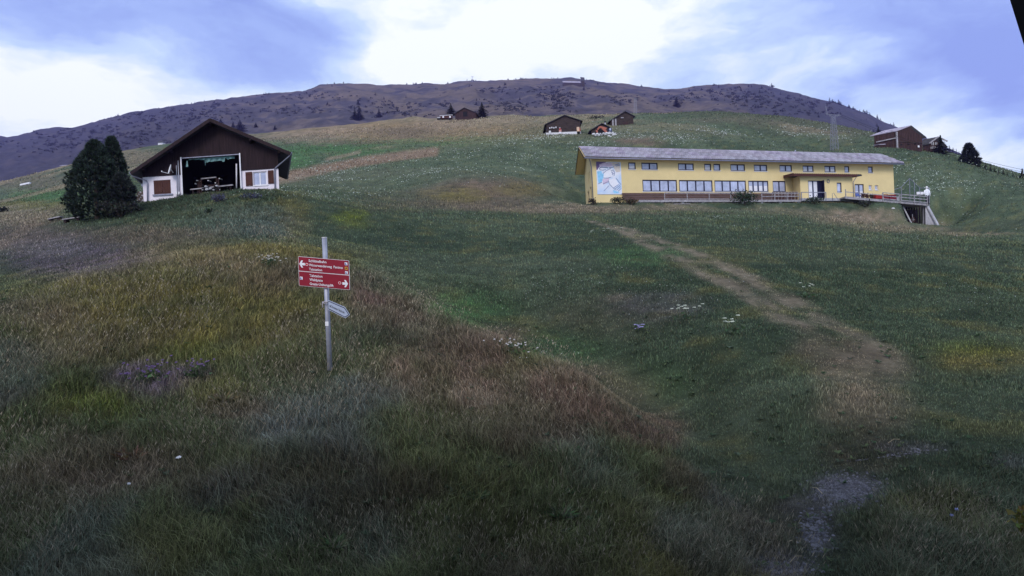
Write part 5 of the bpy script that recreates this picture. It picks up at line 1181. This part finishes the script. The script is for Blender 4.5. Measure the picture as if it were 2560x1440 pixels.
pine('broad dark bushy pine left of the white barn', b0, at(247,348,Yt).z, [(0,1.3),(.08,1.75),(.3,1.75),(.5,1.4),(.7,1.0),(.85,.66),(.95,.36),(1,.06)], 3800, (.05,0))
b1 = Vector((at(284,530,Yt+1.2).x, Yt+1.3, gz(at(284,530,Yt+1.2).x, Yt+1.3)))
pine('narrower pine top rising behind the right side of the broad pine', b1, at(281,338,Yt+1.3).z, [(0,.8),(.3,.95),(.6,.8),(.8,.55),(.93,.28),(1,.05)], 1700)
b2 = Vector((at(306,520,Yt-.3).x, Yt-.3, gz(at(306,520,Yt-.3).x, Yt-.3)))
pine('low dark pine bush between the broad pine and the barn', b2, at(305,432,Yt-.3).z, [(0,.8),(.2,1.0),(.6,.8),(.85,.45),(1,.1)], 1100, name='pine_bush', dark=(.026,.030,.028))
def spruce_mesh(seed, H_, Rr, layers, tips, dark=(.016,.022,.018)):
    rg = np.random.default_rng(seed); V = []; C_ = []
    for k in range(layers):
        f = k/layers; z = H_*(.05+.93*f); r = Rr*(1-f)**.85*(.8+.45*rg.random())
        n = max(4, int(tips*(1-f*.75)))
        for i in range(n):
            a = rg.random()*6.283; rr = r*(.65+.5*rg.random()); w_ = .30*r/ max(1, n*.12) + .04*H_*.25; dz = H_/layers*(.8+.9*rg.random())
            ca_, sa = math.cos(a), math.sin(a); p0 = (0+.02*ca_, .02*sa, z+dz*.7); 
            V += [(ca_*rr*.15-sa*w_*.5, sa*rr*.15+ca_*w_*.5, z+dz*.6), (ca_*rr*.15+sa*w_*.5, sa*rr*.15-ca_*w_*.5, z+dz*.6), (ca_*rr+sa*w_*.22, sa*rr-ca_*w_*.22, z-dz*.25), (ca_*rr-sa*w_*.22, sa*rr+ca_*w_*.22, z-dz*.25)]
            C_.append(.6+.8*rg.random())
    V = np.array(V); Q = np.arange(len(V)).reshape(-1, 4); cc = np.array(dark)[None]*np.array(C_)[:, None]
    return fast_mesh('crown', V, Q, np.repeat(cc, 4, 0), needle)
SPR = [spruce_mesh(i, 1.0, (.22,.30,.26,.34)[i % 4], 20, 22) for i in range(4)]
SPRL = [spruce_mesh(20+i, 1.0, (.26,.34,.20,.30)[i % 4], 9, 9) for i in range(4)]
tk = MB().tube([(0,0,-.12),(0,0,.55),(0,0,.98)], [.022,.014,.003], 6); trunk_me = bpy.data.meshes.new('trunk'); trunk_me.from_pydata(tk.v, [], tk.f); trunk_me.materials.append(m_('bark'))
def spruce(label, p, h, var, group=None, wide=1.0, name='spruce_tree', lo=False):
    t = thing(name, label, 'tree', tuple(p), group); t.scale = (h*wide, h*wide, h); t.rotation_euler = (0, 0, random.uniform(0, 6))
    link('crown', (SPRL if lo else SPR)[var % 4], t); link('trunk', trunk_me, t)
    return t
def sp_px(label, px, pyb, pyt, Y, var=0, wide=1.0, group=None, lo=False, name='spruce_tree'):
    p = at(px, pyb, Y); h = at(px, pyt, Y).z - p.z; return spruce(label, p, h, var, group, wide, name, lo)
sp_px('tall dark spruce leaning over the right side of the chalet', 2353, 396, 336, 131, 1, 1.7)
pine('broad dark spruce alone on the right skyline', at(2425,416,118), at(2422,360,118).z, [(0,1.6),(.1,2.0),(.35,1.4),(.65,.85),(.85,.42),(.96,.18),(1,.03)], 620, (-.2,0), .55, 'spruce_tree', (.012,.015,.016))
sp_px('second spruce merged with the right side of the lone broad spruce', 2443, 421, 384, 117, 0, 1.5)
sp_px('fir standing right of the far log hut', 1206, 293, 254, 268, 1, 1.5); sp_px('smaller fir standing left of the far log hut', 1128, 290, 257, 275, 3, 1.3)
sp_px('pair of small firs left of the barn, left one', 313, 392, 379, 300, 3, 1.9, lo=True); sp_px('pair of small firs left of the barn, right one', 328, 389, 377, 300, 0, 1.6, lo=True)
sp_px('small fir behind the left end of the hay barn roof', 2197, 347, 316, 190, 3, 1.6); sp_px('thin fir farther left behind the hay barn', 2176, 347, 322, 200, 0, 1.1, lo=True); sp_px('second thin fir left behind the hay barn', 2183, 349, 326, 200, 2, 1.3, lo=True)
for i, (px, b, tp_) in enumerate(((2447,414,407),(2464,423,412),(2476,428,413),(2487,432,424),(2497,437,428),(2509,441,429),(2519,445,435),(2533,449,437),(2542,453,444),(2557,458,425),(2550,456,446))):
    sp_px('small dark conifer, %s from the lone spruce down the right skyline' % ORD[i], px, b+3, tp_-5, 114, i, 1.7, 'conifers along the right skyline', True)
for i, (px, b, tp_) in enumerate(((2357,368,355),(2365,372,361),(2374,376,362),(2383,380,368),(2391,384,371),(2398,388,377),(2405,391,379))):
    p = mount_at(px, b+2); sp_px('small conifer on the far slope, %s from the left between chalet and lone spruce' % ORD[i], px, b+4, tp_, min(p.y, 700), i, 1.3, 'conifers on the far right slope', True)
named = [(899,300,262,'dark fir on the lower mountain flank above the brown hill'),(888,300,272,'shorter fir touching the left side of the fir above the brown hill'),(948,293,270,'small fir right of the fir above the brown hill'),
 (601,330,298,'dark fir showing behind the right slope of the barn roof'),(583,318,302,'small fir left of the fir behind the barn roof'),(640,318,305,'small round fir farther right behind the barn roof'),(688,325,311,'tiny fir right of the barn roof top'),(553,325,295,'fir just right of the barn gable top'),
 (896,262,247,'tiny fir halfway up the flank'),(1692,268,241,'fir in the left gully of the right mountain')]
for i, (px, b, tp_, lab) in enumerate(named):
    p = mount_at(px, b); sp_px(lab, px, b+1.5, tp_, p.y, i, 1.6)
rg = np.random.default_rng(11); cnt = 0
def ridge(px): return float(np.interp(px, rp[:, 0], rp[:, 1]))
clus = [(520,60),(640,50),(830,30),(1040,20),(1190,30),(1290,60),(1320,40),(1380,30),(1480,30),(1590,50),(2110,50),(2150,50),(2190,60),(2225,40),(265,20),(430,80)]
for i in range(95):
    c_ = clus[rg.integers(len(clus))] if rg.random() < .72 else (rg.uniform(150, 2230), 30); px = c_[0] + rg.normal()*c_[1]*.5
    if not 80 < px < 2245: continue
    p = mount_at(px, ridge(px)+1.0); h = (rg.uniform(3, 8) if px < 1900 else rg.uniform(7, 15)) * p.y / F
    spruce('tiny dark conifer on the mountain ridge line', p - Vector((0,0,1.5)), h, i, 'conifers along the mountain ridge', rg.uniform(1.7, 2.6), lo=True); cnt += 1
for i in range(110):
    if rg.random() < .5: px = rg.uniform(1720, 2230); f = rg.random()*.7
    else: px = rg.uniform(250, 1500); f = rg.random()*.8
    py = ridge(px) + 6 + f*(60 if px > 1700 else 75)
    p = mount_at(px, py); h = rg.uniform(5, 11)*p.y/F
    spruce('tiny scattered conifer on the mountain flank', p - Vector((0,0,1.0)), h, i, 'scattered conifers on the mountain flank', rg.uniform(1.5, 2.2), lo=True)
# bush thickets far up: one mass
Vb = []; 
def thicket(cx, cy, rx, ry, n, s):
    for i in range(n):
        px, py = cx + rg.normal()*rx*.5, cy + rg.normal()*ry*.5
        if py < ridge(px) + 4 or rg.random() < .45: continue
        p = mount_at(px, py); r = s*p.y/F*rg.uniform(.6, 1.5)
        d = rg.normal(size=(14, 3)); d[:, 2] = np.abs(d[:, 2])*.9; d /= np.linalg.norm(d, axis=1)[:, None]; P_ = np.array(p) + d*np.array([r*1.5, r*1.2, r*.8])
        a = rg.normal(size=(14, 3)); a /= np.linalg.norm(a, axis=1)[:, None]; b = np.cross(a, rg.normal(size=(14, 3))); b /= np.linalg.norm(b, axis=1)[:, None]
        Vb.append(np.stack([P_-b*r*.6, P_+b*r*.6, P_+a*r*1.1], 1).reshape(-1, 3))
for q in ((1392,245,55,24,240,2.2),(1405,268,30,14,70,2.2),(1275,268,75,14,150,2.4),(1560,250,50,14,80,2.2),(1850,245,120,24,260,2.4),(2000,265,120,30,240,2.6),(1110,262,30,8,40,2.2),(970,268,130,14,120,2.4),(1030,285,80,8,60,2.6),(740,275,90,16,100,2.2),(560,280,120,24,140,2.4),(400,300,160,30,260,2.6),(200,350,180,40,340,2.6),(330,340,120,24,160,2.6),(1240,228,130,10,90,2.0),(800,240,120,14,90,2.),(1690,245,60,14,80,2.2),(1480,292,30,3,30,2.5)):
    thicket(*q)
Vb = np.concatenate(Vb); nb3 = len(Vb)//3
me = fast_mesh('mountain_scrub', Vb, np.arange(len(Vb)).reshape(-1, 3), np.repeat(np.array((.042,.041,.050))[None]*(.6+.9*rg.random((nb3, 1))), 3, 0), needle)
link('mountain_scrub', me, kind='stuff')
# ------------------------------------------------------------------ shrubs near the houses
def shrub(label, px, py, w_px, h_px, n, c, leaf=.16, name='shrub', Y=None, stems=7, spike=0):
    p = hit(px, py, 20, 200) if Y is None else at(px, py, Y); k = p.y/F; t = thing(name, label, 'shrub', tuple(p)); rx, rz = w_px*k/2, h_px*k/2
    mb = MB()
    for i in range(stems):
        a = random.uniform(0, 6.28); r = rx*random.uniform(.2, .8); mb.tube([p-Vector((0,0,.1)), p+Vector((r*.4*math.cos(a), r*.4*math.sin(a), rz)), p+Vector((r*math.cos(a), r*math.sin(a), rz*random.uniform(1.5,2.1)))], [.02,.012,.005], 5)
    mb.build('stem', 'bark', t)
    Vs = []; Qs = []; blobs = 6
    for i in range(blobs):
        a = 6.28*i/blobs; cc = (p.x+rx*.5*math.cos(a)*random.uniform(.6,1.2), p.y+rx*.4*math.sin(a), p.z+rz*random.uniform(.55,1.25)); v_, q_ = leafball(cc, rx*.55, rx*.5, rz*.75, n//blobs, leaf, .5); Vs.append(v_); Qs.append(q_)
    foliage('leaves', t, Vs, Qs, c, .55); return t
shrub('large leafy bush in front of the terrace below the third window band', 1862, 514, 66, 46, 900, (.040,.060,.036), .2)
shrub('low shrub below the mural at the left house corner', 1545, 510, 46, 18, 320, (.045,.050,.034), .18); shrub('weedy shrub beside the left end of the house', 1482, 512, 24, 16, 200, (.06,.05,.045), .18)
shrub('low spreading bush in front of the entrance door', 2035, 512, 60, 20, 420, (.036,.052,.034), .18); shrub('low bush at the foot of the right deck', 2165, 520, 46, 18, 320, (.040,.045,.034), .18); shrub('reddish dry bush left of the terrace edge', 1578, 512, 30, 14, 220, (.075,.055,.04), .18)
shrub('dark juniper mound between the left and the highest hut', 1492, 299, 50, 9, 300, (.018,.022,.018), .35, 'juniper', 216)
shrub('dark weeds at the foot of the broad pine and barn corner', 300, 545, 110, 44, 700, (.034,.036,.030), .16, 'weed_clump'); shrub('dark round bush at the far left edge', 6, 530, 30, 14, 200, (.02,.026,.022), .22, 'bush')
shrub('grey-blue lupin clump in front of the barn opening', 548, 510, 40, 26, 420, (.085,.085,.125), .09, 'flower_clump'); shrub('grey-blue lupin clump below the right barn window', 630, 500, 60, 18, 420, (.070,.076,.105), .09, 'flower_clump'); shrub('small dark leafy clump right of the lupins', 523, 540, 22, 18, 180, (.034,.045,.032), .12, 'weed_clump')
# ------------------------------------------------------------------ flowering plants
def umbel_plant(label, px, py, w_px, n, c=(.62,.66,.56), r=.034, h=.42, name='cow_parsley', up=1.0, cat='flower'):
    p = hit(px, py); k = p.y/F; t = thing(name, label, cat, tuple(p)); st_ = MB(); 
    for i in range(n):
        x = p.x + random.gauss(0, .33)*w_px*k; y = p.y + random.gauss(0, .25)*w_px*k; z0 = gz(x, y); hh = h*random.uniform(.7, 1.1); dx = random.uniform(-.05, .05)
        MB().tube([(x,y,z0),(x+dx*.4,y,z0+hh*.6),(x+dx,y,z0+hh)], .0035*max(1, p.y/14), 4).build('stem', mat('stem_green', (.05,.07,.035), .8, .2), t)
        fl = MB(); m_n = 7
        for j in range(m_n):
            a = 6.28*j/m_n; q = r*random.uniform(.35, .95); R_ = r*.42
            fl.add([(x+dx+q*math.cos(a)+R_*math.cos(b), y+q*math.sin(a)+R_*math.sin(b), z0+hh+.012*math.sin(b*2)+random.uniform(0,.012)) for b in (0,1.05,2.09,3.14,4.19,5.24)], [(0,1,2,3,4,5)])
        fl.build('flower_head', mat('petal_%d' % int(sum(c)*100), c, .8, .1), t)
    if n > 3: lv, lq = leafball(p+Vector((0,0,.10)), w_px*k*.5, w_px*k*.45, .10, 50, .07, .6); foliage('leaves', t, lv, lq, (.07,.105,.055))
umbel_plant('white umbel flowers on the mown meadow left of the track', 1716, 800, 78, 14, r=.042); umbel_plant('white umbel flowers nearer the track with a dark leafy foot', 1838, 840, 46, 9, r=.040); umbel_plant('small white umbel group right of the track beside its upper bend', 2020, 745, 60, 6, r=.036)
umbel_plant('white umbel group on the meadow below the terrace', 1800, 560, 60, 16, r=.10, h=.6); umbel_plant('sparse white umbels left of the upper track', 1500, 590, 80, 8, r=.075, h=.45); umbel_plant('white umbels on the bank right of the dry pine', 310, 540, 46, 8, r=.07, h=.5)
umbel_plant('lilac flower patch on the mown meadow', 1606, 833, 50, 7, (.36,.33,.60), .05, .18, 'lilac_flower'); umbel_plant('dry straw-white tuft on the knoll crest left of the post', 677, 668, 44, 26, (.50,.47,.42), .02, .26, 'dry_tuft', cat='grass tuft')
umbel_plant('scattered small white flowers on the spur', 1300, 890, 110, 22, (.62,.60,.60), .015, .22, 'daisy'); umbel_plant('purple flower patch on the knoll slope', 370, 960, 90, 34, (.17,.11,.26), .018, .26, 'purple_flower'); umbel_plant('second purple flower patch right of the larger one', 495, 950, 60, 20, (.18,.12,.25), .017, .24, 'purple_flower')
umbel_plant('single white flower head low on the dark slope', 447, 1182, 8, 1, (.72,.72,.74), .028, .2, 'white_flower'); umbel_plant('tiny white flower low on the left slope', 326, 1262, 6, 1, (.72,.72,.74), .018, .2, 'white_flower'); umbel_plant('small blue-white flower in the dark right corner grass', 2394, 1360, 10, 2, (.45,.48,.75), .016, .3, 'bellflower')
p = hit(2560, 1345); t = thing('yellow_plant', 'yellow-green leafy spray at the right edge', 'plant', tuple(p)); sq = at(2557, 1310, p.y-.25)
MB().tube([p, (p.x+.1, p.y, p.z+.3), (sq.x+.05, sq.y, sq.z+.1)], .012, 6).build('stem', 'bark', t); foliage('leaves', t, *leafball((sq.x+.05, sq.y, sq.z), .13, .12, .14, 150, .06), (.17,.155,.045), .35)
# long-bladed grass tussocks standing out of the turf
for (px, py, wpx, c, lab) in ((835,1372,90,(.15,.20,.10),'pale green long-bladed grass tussock at the bottom left of centre'),(1402,1300,80,(.13,.17,.09),'long-bladed grass tussock right of the bottom centre'),(1195,1252,60,(.12,.16,.085),'small bright grass tussock above the bottom centre'),
                          (560,1010,70,(.19,.17,.10),'straw-green grass tussock left of the grey-blue grass'),(330,1150,80,(.20,.13,.085),'reddish dry grass tussock low on the left slope')):
    p = hit(px, py); k = p.y/F; t = thing('grass_tuft', lab, 'grass tuft', tuple(p)); n = 170; a = rng.random(n)*6.283; ln = wpx*k*.55*(.5+.7*rng.random(n)); el = .35+.9*rng.random(n)
    d = np.stack([np.cos(a)*np.cos(el), np.sin(a)*np.cos(el), np.sin(el)], 1); s_ = np.stack([-np.sin(a), np.cos(a), 0*a], 1)*(.0045*max(1, p.y/8)); o = np.array(p)+np.stack([np.cos(a), np.sin(a), 0*a], 1)*.05*rng.random((n, 1))
    V = np.stack([o-s_, o+s_, o+d*ln[:, None]*.6+s_*.7, o+d*ln[:, None]*np.array([1,1,.72])], 1).reshape(-1, 3)
    foliage('blades', t, V, np.arange(4*n).reshape(-1, 4), c, .45)
# dry stalks lying on the gravel patch
for i, (px, py, dx, dy) in enumerate(((1968,1385,12,-22),(2250,1105,-30,12),(1975,1420,30,-20),(2030,1230,26,12))):
    p = hit(px, py); q = hit(px+dx, py+dy); t = thing('dry_stalk', ['short dry stalk on the lower gravel patch pointing up right','thin dry stalk across the upper bare strip right of the track','long dry stalk lowest on the bare ground','thin dry stalk on the middle gravel patch'][i], 'stalk', tuple(p), 'dry stalks on the bare ground'); MB().tube([p+Vector((0,0,.03)), (p+q)/2+Vector((0,0,.06)), q+Vector((0,0,.03))], .004, 5).build('stem', mat('straw', (.32,.26,.17), .8, .2), t)
# pebbles on the bare gravel
Vg = []; Qg = []; o = 0
for i in range(1500):
    c_ = ((2110,1225,75,36),(2040,1330,36,55),(1950,1425,70,35),(2250,1115,90,12))[rg.choice(4, p=(.5,.2,.22,.08))]; px, py = c_[0]+rg.normal()*c_[2]*.55, c_[1]+rg.normal()*c_[3]*.55
    u, v = uv(px, py); Yg = 6.8; 
    for _ in range(4): Yg = np.clip(gz(u*Yg, Yg)/v, 4.5, 12)
    r = rg.uniform(.008, .024); z = gz(u*Yg, Yg); b_ = np.array([[1,0,0],[.3,.9,0],[-.8,.6,0],[-.8,-.6,0],[.3,-.9,0],[0,0,.8]])*r*rg.uniform(.7, 1.3, (6, 3))
    Vg.append(b_ + np.array([u*Yg, Yg, z])); Qg += [(o+a, o+(a+1) % 5, o+5) for a in range(5)]; o += 6
Vg = np.concatenate(Vg); me = fast_mesh('gravel', Vg, np.array(Qg), np.repeat(np.array((.12,.115,.13))[None]*(.5+.8*rg.random((len(Vg)//6, 1))), 6, 0), attr_mat('gravel_stone', .9)); link('gravel', me, kind='stuff')

# ------------------------------------------------------------------ grass: real blades, thinning and coarsening with distance
def grass(n, ymin, ymax, umax=.93, hscale=1.0, wscale=1.0, uc=0.0, keep=None):
    u = (rng.random(n)*2-1)*umax + uc; Y = np.exp(rng.uniform(math.log(ymin), math.log(ymax), n)); X = u*Y; Z = ground(X, Y)
    px, py = pix(X, Y, Z); ok = (py < 1500) & (py > 200)
    if keep is not None: ok &= keep(X, Y, px, py)
    X, Y, Z, px, py = X[ok], Y[ok], Z[ok], px[ok], py[ok]; n = len(X)
    tl = tall_mask(X, Y, px, py); pm = path_mask(X, Y)
    gr = np.zeros(n)
    for (qx, qy, rx, ry) in ((2110,1225,75,36),(2040,1330,38,55),(1950,1425,75,40),(2010,1270,60,26)): gr = np.maximum(gr, np.exp(-(((px-qx)/rx)**2+((py-qy)/ry)**2)**1.5))
    clump = .5 + 1.7*np.clip(fbm(X*1.9+3, Y*1.9, 4)+.14, 0, .6)
    hgt = (.075 + .15*tl)*clump*(.55+.75*rng.random(n))*hscale; hgt = np.maximum(hgt, np.where(Y > 70, .0020, .0034)*Y*(.5+.8*rng.random(n))); hgt *= np.clip(1 - .8*pm - .7*gr, .15, 1) * (1 - .65*np.exp(-(((X-base.x)/.5)**2 + ((Y-9.75)/.55)**2)))
    gr = gr*np.clip(.8 + 2.5*fbm(X*1.6, Y*1.6+3, 4), 0, 1.1)
    ok = rng.random(n) > np.clip(.85*gr + .6*pm, 0, .93); X, Y, Z, hgt, tl, px = X[ok], Y[ok], Z[ok], hgt[ok], tl[ok], px[ok]; n = len(X)
    wd = np.maximum(.0032+.0035*rng.random(n), .00095*Y*(.5+.9*rng.random(n)))*wscale
    a = rng.random(n)*6.283; wind = np.stack([fbm(X*.3, Y*.3+20, 3)*2.4, fbm(X*.3+50, Y*.3, 3)*2.0], 1)
    lean = (.35+.55*rng.random(n))*(.6+.5*tl); d = np.stack([np.cos(a)*lean, np.sin(a)*lean], 1) + wind*.5*tl[:, None]
    sa = rng.random(n)*6.283; sx, sy = np.cos(sa)*wd/2, np.sin(sa)*wd/2
    P0 = np.stack([X, Y, Z-.01], 1); S = np.stack([sx, sy, np.zeros(n)], 1); mid = P0 + np.stack([d[:, 0]*hgt*.3, d[:, 1]*hgt*.3, hgt*.6], 1); tip = P0 + np.stack([d[:, 0]*hgt, d[:, 1]*hgt, hgt*(.98-.22*lean)], 1)
    V = np.stack([P0-S, P0+S, mid+S*.75, mid-S*.75, tip], 1).reshape(-1, 3)
    c = sward(X, Y, Z); t_ = rng.random(n)
    dry = (.190,.150,.095); c = c*(.35+1.5*rng.random(n)**1.4)[:, None]*1.58
    k = (t_ < .10+.08*tl).astype(float)*.55; c = c + (np.array(dry)-c)*k[:, None]
    k = (t_ > .94).astype(float)*.5; c = c + (np.array((.12,.15,.10))-c)*k[:, None]
    k = ((t_ > .88) & (t_ < .92)).astype(float)*.5*tl; c = c + (np.array((.13,.075,.075))-c)*k[:, None]
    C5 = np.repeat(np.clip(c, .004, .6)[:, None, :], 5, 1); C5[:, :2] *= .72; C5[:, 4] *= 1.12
    return V, C5.reshape(-1, 3)
gm_ = attr_mat('grass_blade', .75, None, .28)
def grass_obj(name, *sets):
    V = np.concatenate([s[0] for s in sets]); C_ = np.concatenate([s[1] for s in sets]); b = np.arange(0, len(V), 5)
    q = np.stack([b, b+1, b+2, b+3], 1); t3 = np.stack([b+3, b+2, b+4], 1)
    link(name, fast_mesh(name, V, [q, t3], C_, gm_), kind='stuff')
NG = 1.0
grass_obj('grass', grass(int(340000*NG), 4.4, 24), grass(int(170000*NG), 20, 130), grass(int(26000*NG), 36, 47.6, .13, 1.35, 1.0, -.5),
          grass(int(60000*NG), 110, 260, hscale=.9, wscale=1.2))
# seed heads of the tall grasses
def seeds(n):
    u = (rng.random(n)*2-1)*.9; Y = np.exp(rng.uniform(math.log(4.6), math.log(26), n)); X = u*Y; Z = ground(X, Y); px, py = pix(X, Y, Z); ok = (tall_mask(X, Y, px, py) > .6) & (fbm(X*.6+30, Y*.6, 3) > -.02) & (py < 1480)
    X, Y, Z = X[ok], Y[ok], Z[ok]; n = len(X); h = .20+.16*rng.random(n); a = rng.random(n)*6.283; ln = .10+.15*rng.random(n); w_ = np.maximum(.0012, .00022*Y)
    P0 = np.stack([X, Y, Z], 1); D_ = np.stack([np.cos(a)*ln, np.sin(a)*ln, h], 1); S = np.stack([-np.sin(a+1)*w_, np.cos(a+1)*w_, 0*w_], 1); hd = np.stack([np.cos(a)*.03, np.sin(a)*.03, .035+.03*rng.random(n)], 1)
    V = np.stack([P0-S, P0+S, P0+D_, P0+D_-S*.5, P0+D_+hd*.5+S*3.0, P0+D_+hd, P0+D_+hd*.5-S*3.0], 1).reshape(-1, 3); b = np.arange(0, len(V), 7)
    c = np.array((.33,.28,.20))[None]*(.7+.7*rng.random((n, 1)))*np.array([1,1,1])
    me = fast_mesh('seed_heads', V, [np.stack([b, b+1, b+2], 1), np.stack([b+3, b+4, b+5, b+6], 1)], np.repeat(np.clip(c, 0, .7), 7, 0), gm_); link('seed_heads', me, kind='stuff')
seeds(32000)
# pale flower heads speckling the hillside and meadow
def flowers():
    V = []; C_ = []
    def add(cx, cy, rx, ry, n, size, c, ylo=8):
        px = cx + rng.normal(size=n)*rx*.5; py = cy + rng.normal(size=n)*ry*.5
        for a, b in zip(px, py):
            u, v = uv(a, b); Yl = np.exp(np.linspace(math.log(ylo), math.log(300), 90)); 
            FP.append((u, v, ylo, size, c))
    FP = []
    for q in ((1050,440,420,50,420,2.3,(.46,.50,.44),45),(900,445,260,34,220,2.3,(.42,.46,.40),45),(1350,380,220,60,300,2.3,(.44,.48,.42),60),(1420,346,240,14,200,2.0,(.46,.48,.44),80),(1850,345,420,30,420,2.2,(.46,.49,.45),100),(2350,470,260,90,420,2.4,(.40,.45,.38),60),(1750,345,150,16,160,2.0,(.5,.5,.48),100),
              (850,500,240,30,120,2.2,(.40,.44,.38),40),(1150,600,300,70,160,2.0,(.34,.38,.33),20),(1400,720,240,80,120,2.2,(.36,.38,.34),14),(1850,560,300,50,140,2.2,(.44,.48,.42),25),(2450,700,160,90,140,2.2,(.36,.40,.36),14),(2250,620,300,50,100,2.0,(.40,.44,.40),20),(1650,760,200,60,60,2.0,(.4,.42,.4),12),(1320,900,140,60,70,1.9,(.55,.53,.54),8),(1230,980,200,70,50,1.9,(.5,.48,.46),7),(500,1230,400,120,50,2.0,(.5,.5,.48),5),(700,1330,300,80,40,2.2,(.40,.44,.36),5)):
        cx, cy, rx, ry, n, s, c, yl = q; n = int(n*(3.5 if yl > 30 else 1.4)); s *= 1.0
        for i in range(n): FP.append((*uv(cx+rng.normal()*rx*.5, cy+rng.normal()*ry*.5), yl, s, c))
    fu = np.array([f[0] for f in FP]); fv = np.array([f[1] for f in FP]); fy = np.array([f[2] for f in FP], float); Y = np.full(len(FP), np.nan)
    for Yl in np.exp(np.linspace(math.log(5), math.log(300), 170)):
        todo = np.isnan(Y) & (fy <= Yl); 
        if todo.any():
            jt = np.full(todo.sum(), Yl)*(1 + .025*(rng.random(todo.sum())-.5)); g = ground(fu[todo]*jt, jt); h_ = g >= fv[todo]*jt; ii = np.where(todo)[0][h_]; Y[ii] = jt[h_]
    ok = ~np.isnan(Y) & (Y > 4.5); ii = np.where(ok)[0]; Y = Y[ok]; X = fu[ok]*Y; Z = ground(X, Y); n = len(Y); s = np.array([FP[i][3] for i in ii])*.5*Y/F*(.5+.8*rng.random(n)); h = np.where(Y > 30, .45, .12)
    cl_ = rng.random(n) < np.clip(.25 + 3.2*fbm(X*.11+2, Y*.11, 4), .03, 1); X, Y, Z, s, h, ii = X[cl_], Y[cl_], Z[cl_], s[cl_], h[cl_], ii[cl_]; n = len(X)
    th = rng.random(n)*6.283; P0 = np.stack([X, Y, Z+h], 1)
    vs_ = [P0]
    for k in range(5):
        a = th + k*1.2566; vs_.append(P0 + np.stack([np.cos(a)*s, np.sin(a)*s*.55, np.sin(a)*s*.75], 1))
    V = np.stack(vs_, 1).reshape(-1, 3); b = np.arange(0, len(V), 6); tr_ = np.concatenate([np.stack([b, b+1+k, b+1+(k+1) % 5], 1) for k in range(5)])
    c = np.array([FP[i][4] for i in ii])*(.6+.6*rng.random((n, 1))); link('meadow_flowers', fast_mesh('meadow_flowers', V, tr_, np.repeat(np.clip(c, 0, .8), 6, 0), attr_mat('flower', .8, None, .2)), kind='stuff')
flowers()
# broad-leaved weeds among the grass
def weeds(n):
    px = rng.uniform(0, 2560, n); py = rng.uniform(640, 1440, n); Vw = []; Cw = []
    for a, b in zip(px, py):
        p = hit(a, b, 4.5, 40); k = rng.uniform(.03, .075) * (1 if p.y < 12 else 1.3); m = rng.integers(5, 10); tone = rng.choice(3)
        c = ((.060,.100,.050),(.09,.115,.055),(.075,.10,.065))[tone]
        for j in range(m):
            t = rng.random()*6.283; d = np.array((math.cos(t), math.sin(t), rng.uniform(.25, .9))); q = np.array((-math.sin(t), math.cos(t), 0))*k*.22; o = np.array(p) + np.array((0, 0, .03))
            Vw.append(np.array([o, o+d*k*.55+q, o+d*k+np.array((0,0,-.2*k)), o+d*k*.55-q])); Cw.append(np.array(c)*rng.uniform(.6, 1.3))
    V = np.concatenate(Vw); link('meadow_weeds', fast_mesh('meadow_weeds', V, np.arange(len(V)).reshape(-1, 4), np.repeat(np.array(Cw), 4, 0), leafm), kind='stuff')
weeds(1100)
